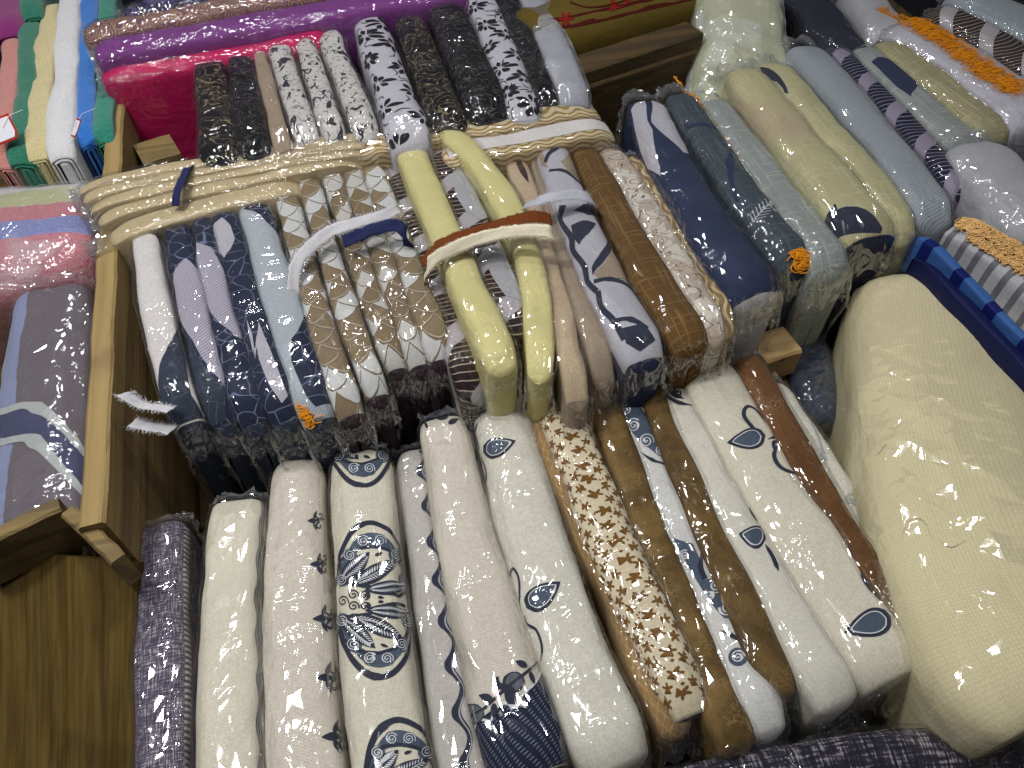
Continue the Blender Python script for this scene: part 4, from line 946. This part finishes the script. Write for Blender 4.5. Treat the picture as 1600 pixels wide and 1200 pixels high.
pr('T5', 'white_band', 'offwhite', [uvpoly('T5', -.15, .42)], uvspace=True)
pr('WR', 'red_heart', 'redprint', [[(966, 46), (950, 34), (952, 20), (962, 16), (966, 22), (970, 16), (982, 20), (984, 34)]])
pr('WR', 'red_flower', 'redprint', [[(884+(9+5*math.cos(6*k*.262))*math.cos(k*.262), 30+(9+5*math.cos(6*k*.262))*math.sin(k*.262)) for k in range(24)]])
pr('WR', 'dark_band', 'darkred', strokes=[(smooth([(850, 78), (950, 52), (1060, 22), (1120, 5)]), .013), (smooth([(890, 4), (920, 12), (960, 6), (1000, -8)]), .002)])

# ================================================================ cloth ties
gt = 'torn cloth strips tied round the bundles'
zt = .105
def zp(L, z=zt): return [U(x, y, z+(dz[0] if dz else 0)) for x, y, *dz in L]
ribbon('cloth_tie', zp([(458, 470, -.03), (462, 420, -.008), (482, 388), (516, 362, .004), (560, 348, .006), (600, 336, .006), (622, 326)]), .0078, M['strip_white'], 'white frayed strip tied over the scale-patterned bundle', 'cloth tie', gt, fray=.006, twist=.5)
ribbon('cloth_tie', zp([(536, 378, .004), (560, 368, .007), (590, 356, .01), (618, 352, .01), (634, 366, .0), (640, 392, -.03)]), .0078, M['strip_blue'], 'dark blue strip folded over the scale-patterned bundle', 'cloth tie', gt, fray=.002, twist=.6)
ribbon('cloth_tie', zp([(662, 440, -.02), (672, 412, .01), (700, 392, .016), (740, 376, .02), (790, 364, .026), (834, 360, .032), (862, 366, .03), (876, 388, .0)]), .0078, M['strip_cream'], 'cream strip tied across the yellow satin rolls', 'cloth tie', gt, fray=.002, twist=.8)
ribbon('cloth_tie', zp([(664, 416, .0), (690, 384, .012), (724, 368, .02), (770, 356, .02), (800, 346, .024), (835, 338, .028), (862, 344, .02)]), .009, M['strip_brown'], 'rust-brown strip running behind the cream tie', 'cloth tie', gt, fray=.003, twist=.2)
ribbon('cloth_tie', zp([(818, 322, -.01), (840, 314, .01), (870, 306, .018), (900, 304, .014), (924, 312, .004), (936, 330, -.02)]), .0078, M['strip_grey'], 'grey frayed strip over the lavender swirl cloth', 'cloth tie', gt, fray=.004, twist=.3)
ribbon('cloth_tie', zp([(268, 640, -.02), (245, 636, -.02), (222, 632, -.018), (200, 620, -.01), (194, 614, -.008)]), .0078, M['strip_white'], 'upper frayed white strip end poking out left of the blue cloths', 'cloth tie', gt, fray=.006, twist=.5)
ribbon('cloth_tie', zp([(270, 672, -.04), (250, 668, -.04), (226, 664, -.038), (206, 660, -.035)]), .009, M['strip_white'], 'lower frayed white strip end poking out left of the blue cloths', 'cloth tie', gt, fray=.006, twist=.4)
ribbon('cloth_tie', zp([(300, 258, -.005), (292, 264, .006), (284, 280, .009), (277, 300, .008), (274, 322, -.004)]), .006, M['strip_blue'], 'narrow dark strip tied over the crosswise tan cloths', 'cloth tie', gt, fray=.002, twist=.2)

# ================================================================ yarn fringes and edges
def fringe(key, path, name, mat, rad, n, spread, lp, seed, z=0., loose=False):
    p, root, cl = PK[key]; r = np.random.RandomState(seed); paths = []
    q = np.array([p.inv(x, y) for x, y in smooth(path, 6)])
    for i in range(n):
        t = r.rand()*(len(q)-1); k = min(int(t), len(q)-2); c = q[k]+(q[k+1]-q[k])*(t-k)
        m = 9; a0 = r.rand()*6.28; R_ = lp*r.uniform(.5, 1.2); cu, cv = c[0]+r.normal(0, spread), c[1]+r.normal(0, spread)
        tt = np.linspace(0, r.uniform(3, 6.6), m)
        uv = np.stack([cu+R_*np.cos(tt+a0)*r.uniform(.4, 1.), cv+R_*np.sin(tt+a0)], 1)
        P = p.wrap(uv, .0012)+np.array([0, 0, 1.])*(z+.0025*r.rand()+.0025*np.abs(np.sin(tt*.7+a0)))[:, None]
        paths.append(P)
    if not loose:
        for k in range(3):
            w_ = q+np.stack([r.normal(0, .0006, len(q)), r.normal(0, .0009, len(q))], 1)
            paths.append(p.wrap(w_, .0016+.0006*k))
    V, F = tube_mesh(paths, rad)
    o = mesh_obj(name, V, F, M[mat], root); o['kind'] = 'stuff'; return o
fringe('R2', [(1052, 122), (1090, 156), (1130, 205), (1165, 250), (1200, 295), (1230, 335), (1262, 378)], 'yarn_edge', 'orange', .0006, 150, .0012, .0016, 1)
fringe('R2', [(1246, 396), (1256, 408), (1252, 420)], 'yarn_tuft', 'orange', .0008, 46, .003, .006, 2, loose=True)
fringe('R10', [(1402, 12), (1436, 42), (1474, 66), (1514, 96), (1554, 122), (1588, 144)], 'yarn_fringe', 'orange', .00045, 800, .0065, .006, 3)
fringe('RFr', [(1500, 350), (1530, 362), (1570, 384), (1600, 402), (1640, 430)], 'looped_fringe', 'yarn', .0006, 340, .0035, .008, 4, .003)
fringe('RFr', [(1512, 372), (1550, 395), (1590, 422), (1640, 455)], 'crochet_band', 'yarn', .0006, 380, .0028, .0022, 5)
fringe('M5', [(478, 668), (490, 672)], 'yarn_tuft', 'orange', .0007, 30, .003, .004, 6, loose=True)

# ================================================================ paper tags on the towels
def tagcard(px, z, label, w_, h_, rot):
    c = U(*px, z); root = thing('price_tag', c, label, 'tag', 'paper tags on the towels')
    ex = np.array([math.cos(rot), math.sin(rot), .1]); ey = np.array([-math.sin(rot)*.7, math.cos(rot)*.7, .7])
    for nm, m, k, dz in (('red_border', 'cardred', 1., 0.), ('white_face', 'card', .82, .0006)):
        n_ = np.cross(ex, ey); V = []
        out = [(-w_, -h_), (w_*.7, -h_), (w_, -h_*.5), (w_, h_), (-w_, h_)]
        for d in (dz, dz-.0004): V += [ex*x*k+ey*y*k+n_*d for x, y in out]
        F = [(0, 1, 2, 3, 4), (9, 8, 7, 6, 5)]+[(i, (i+1) % 5, 5+(i+1) % 5, 5+i) for i in range(5)]
        mesh_obj(nm, V, F, M[m], root, smooth=False)
    V, F = tube_mesh([[np.array([.0, .0, .004]), np.array([.012, .014, .012]), np.array([.03, .02, .014])]], .0004)
    mesh_obj('string', V, F, M['card'], root)
tagcard((6, 202), .115, 'white tag with red border lying on the green towel', .015, .018, .3)
tagcard((119, 200), .112, 'white tag with red border peeking out beside the white towel', .006, .014, -.9)
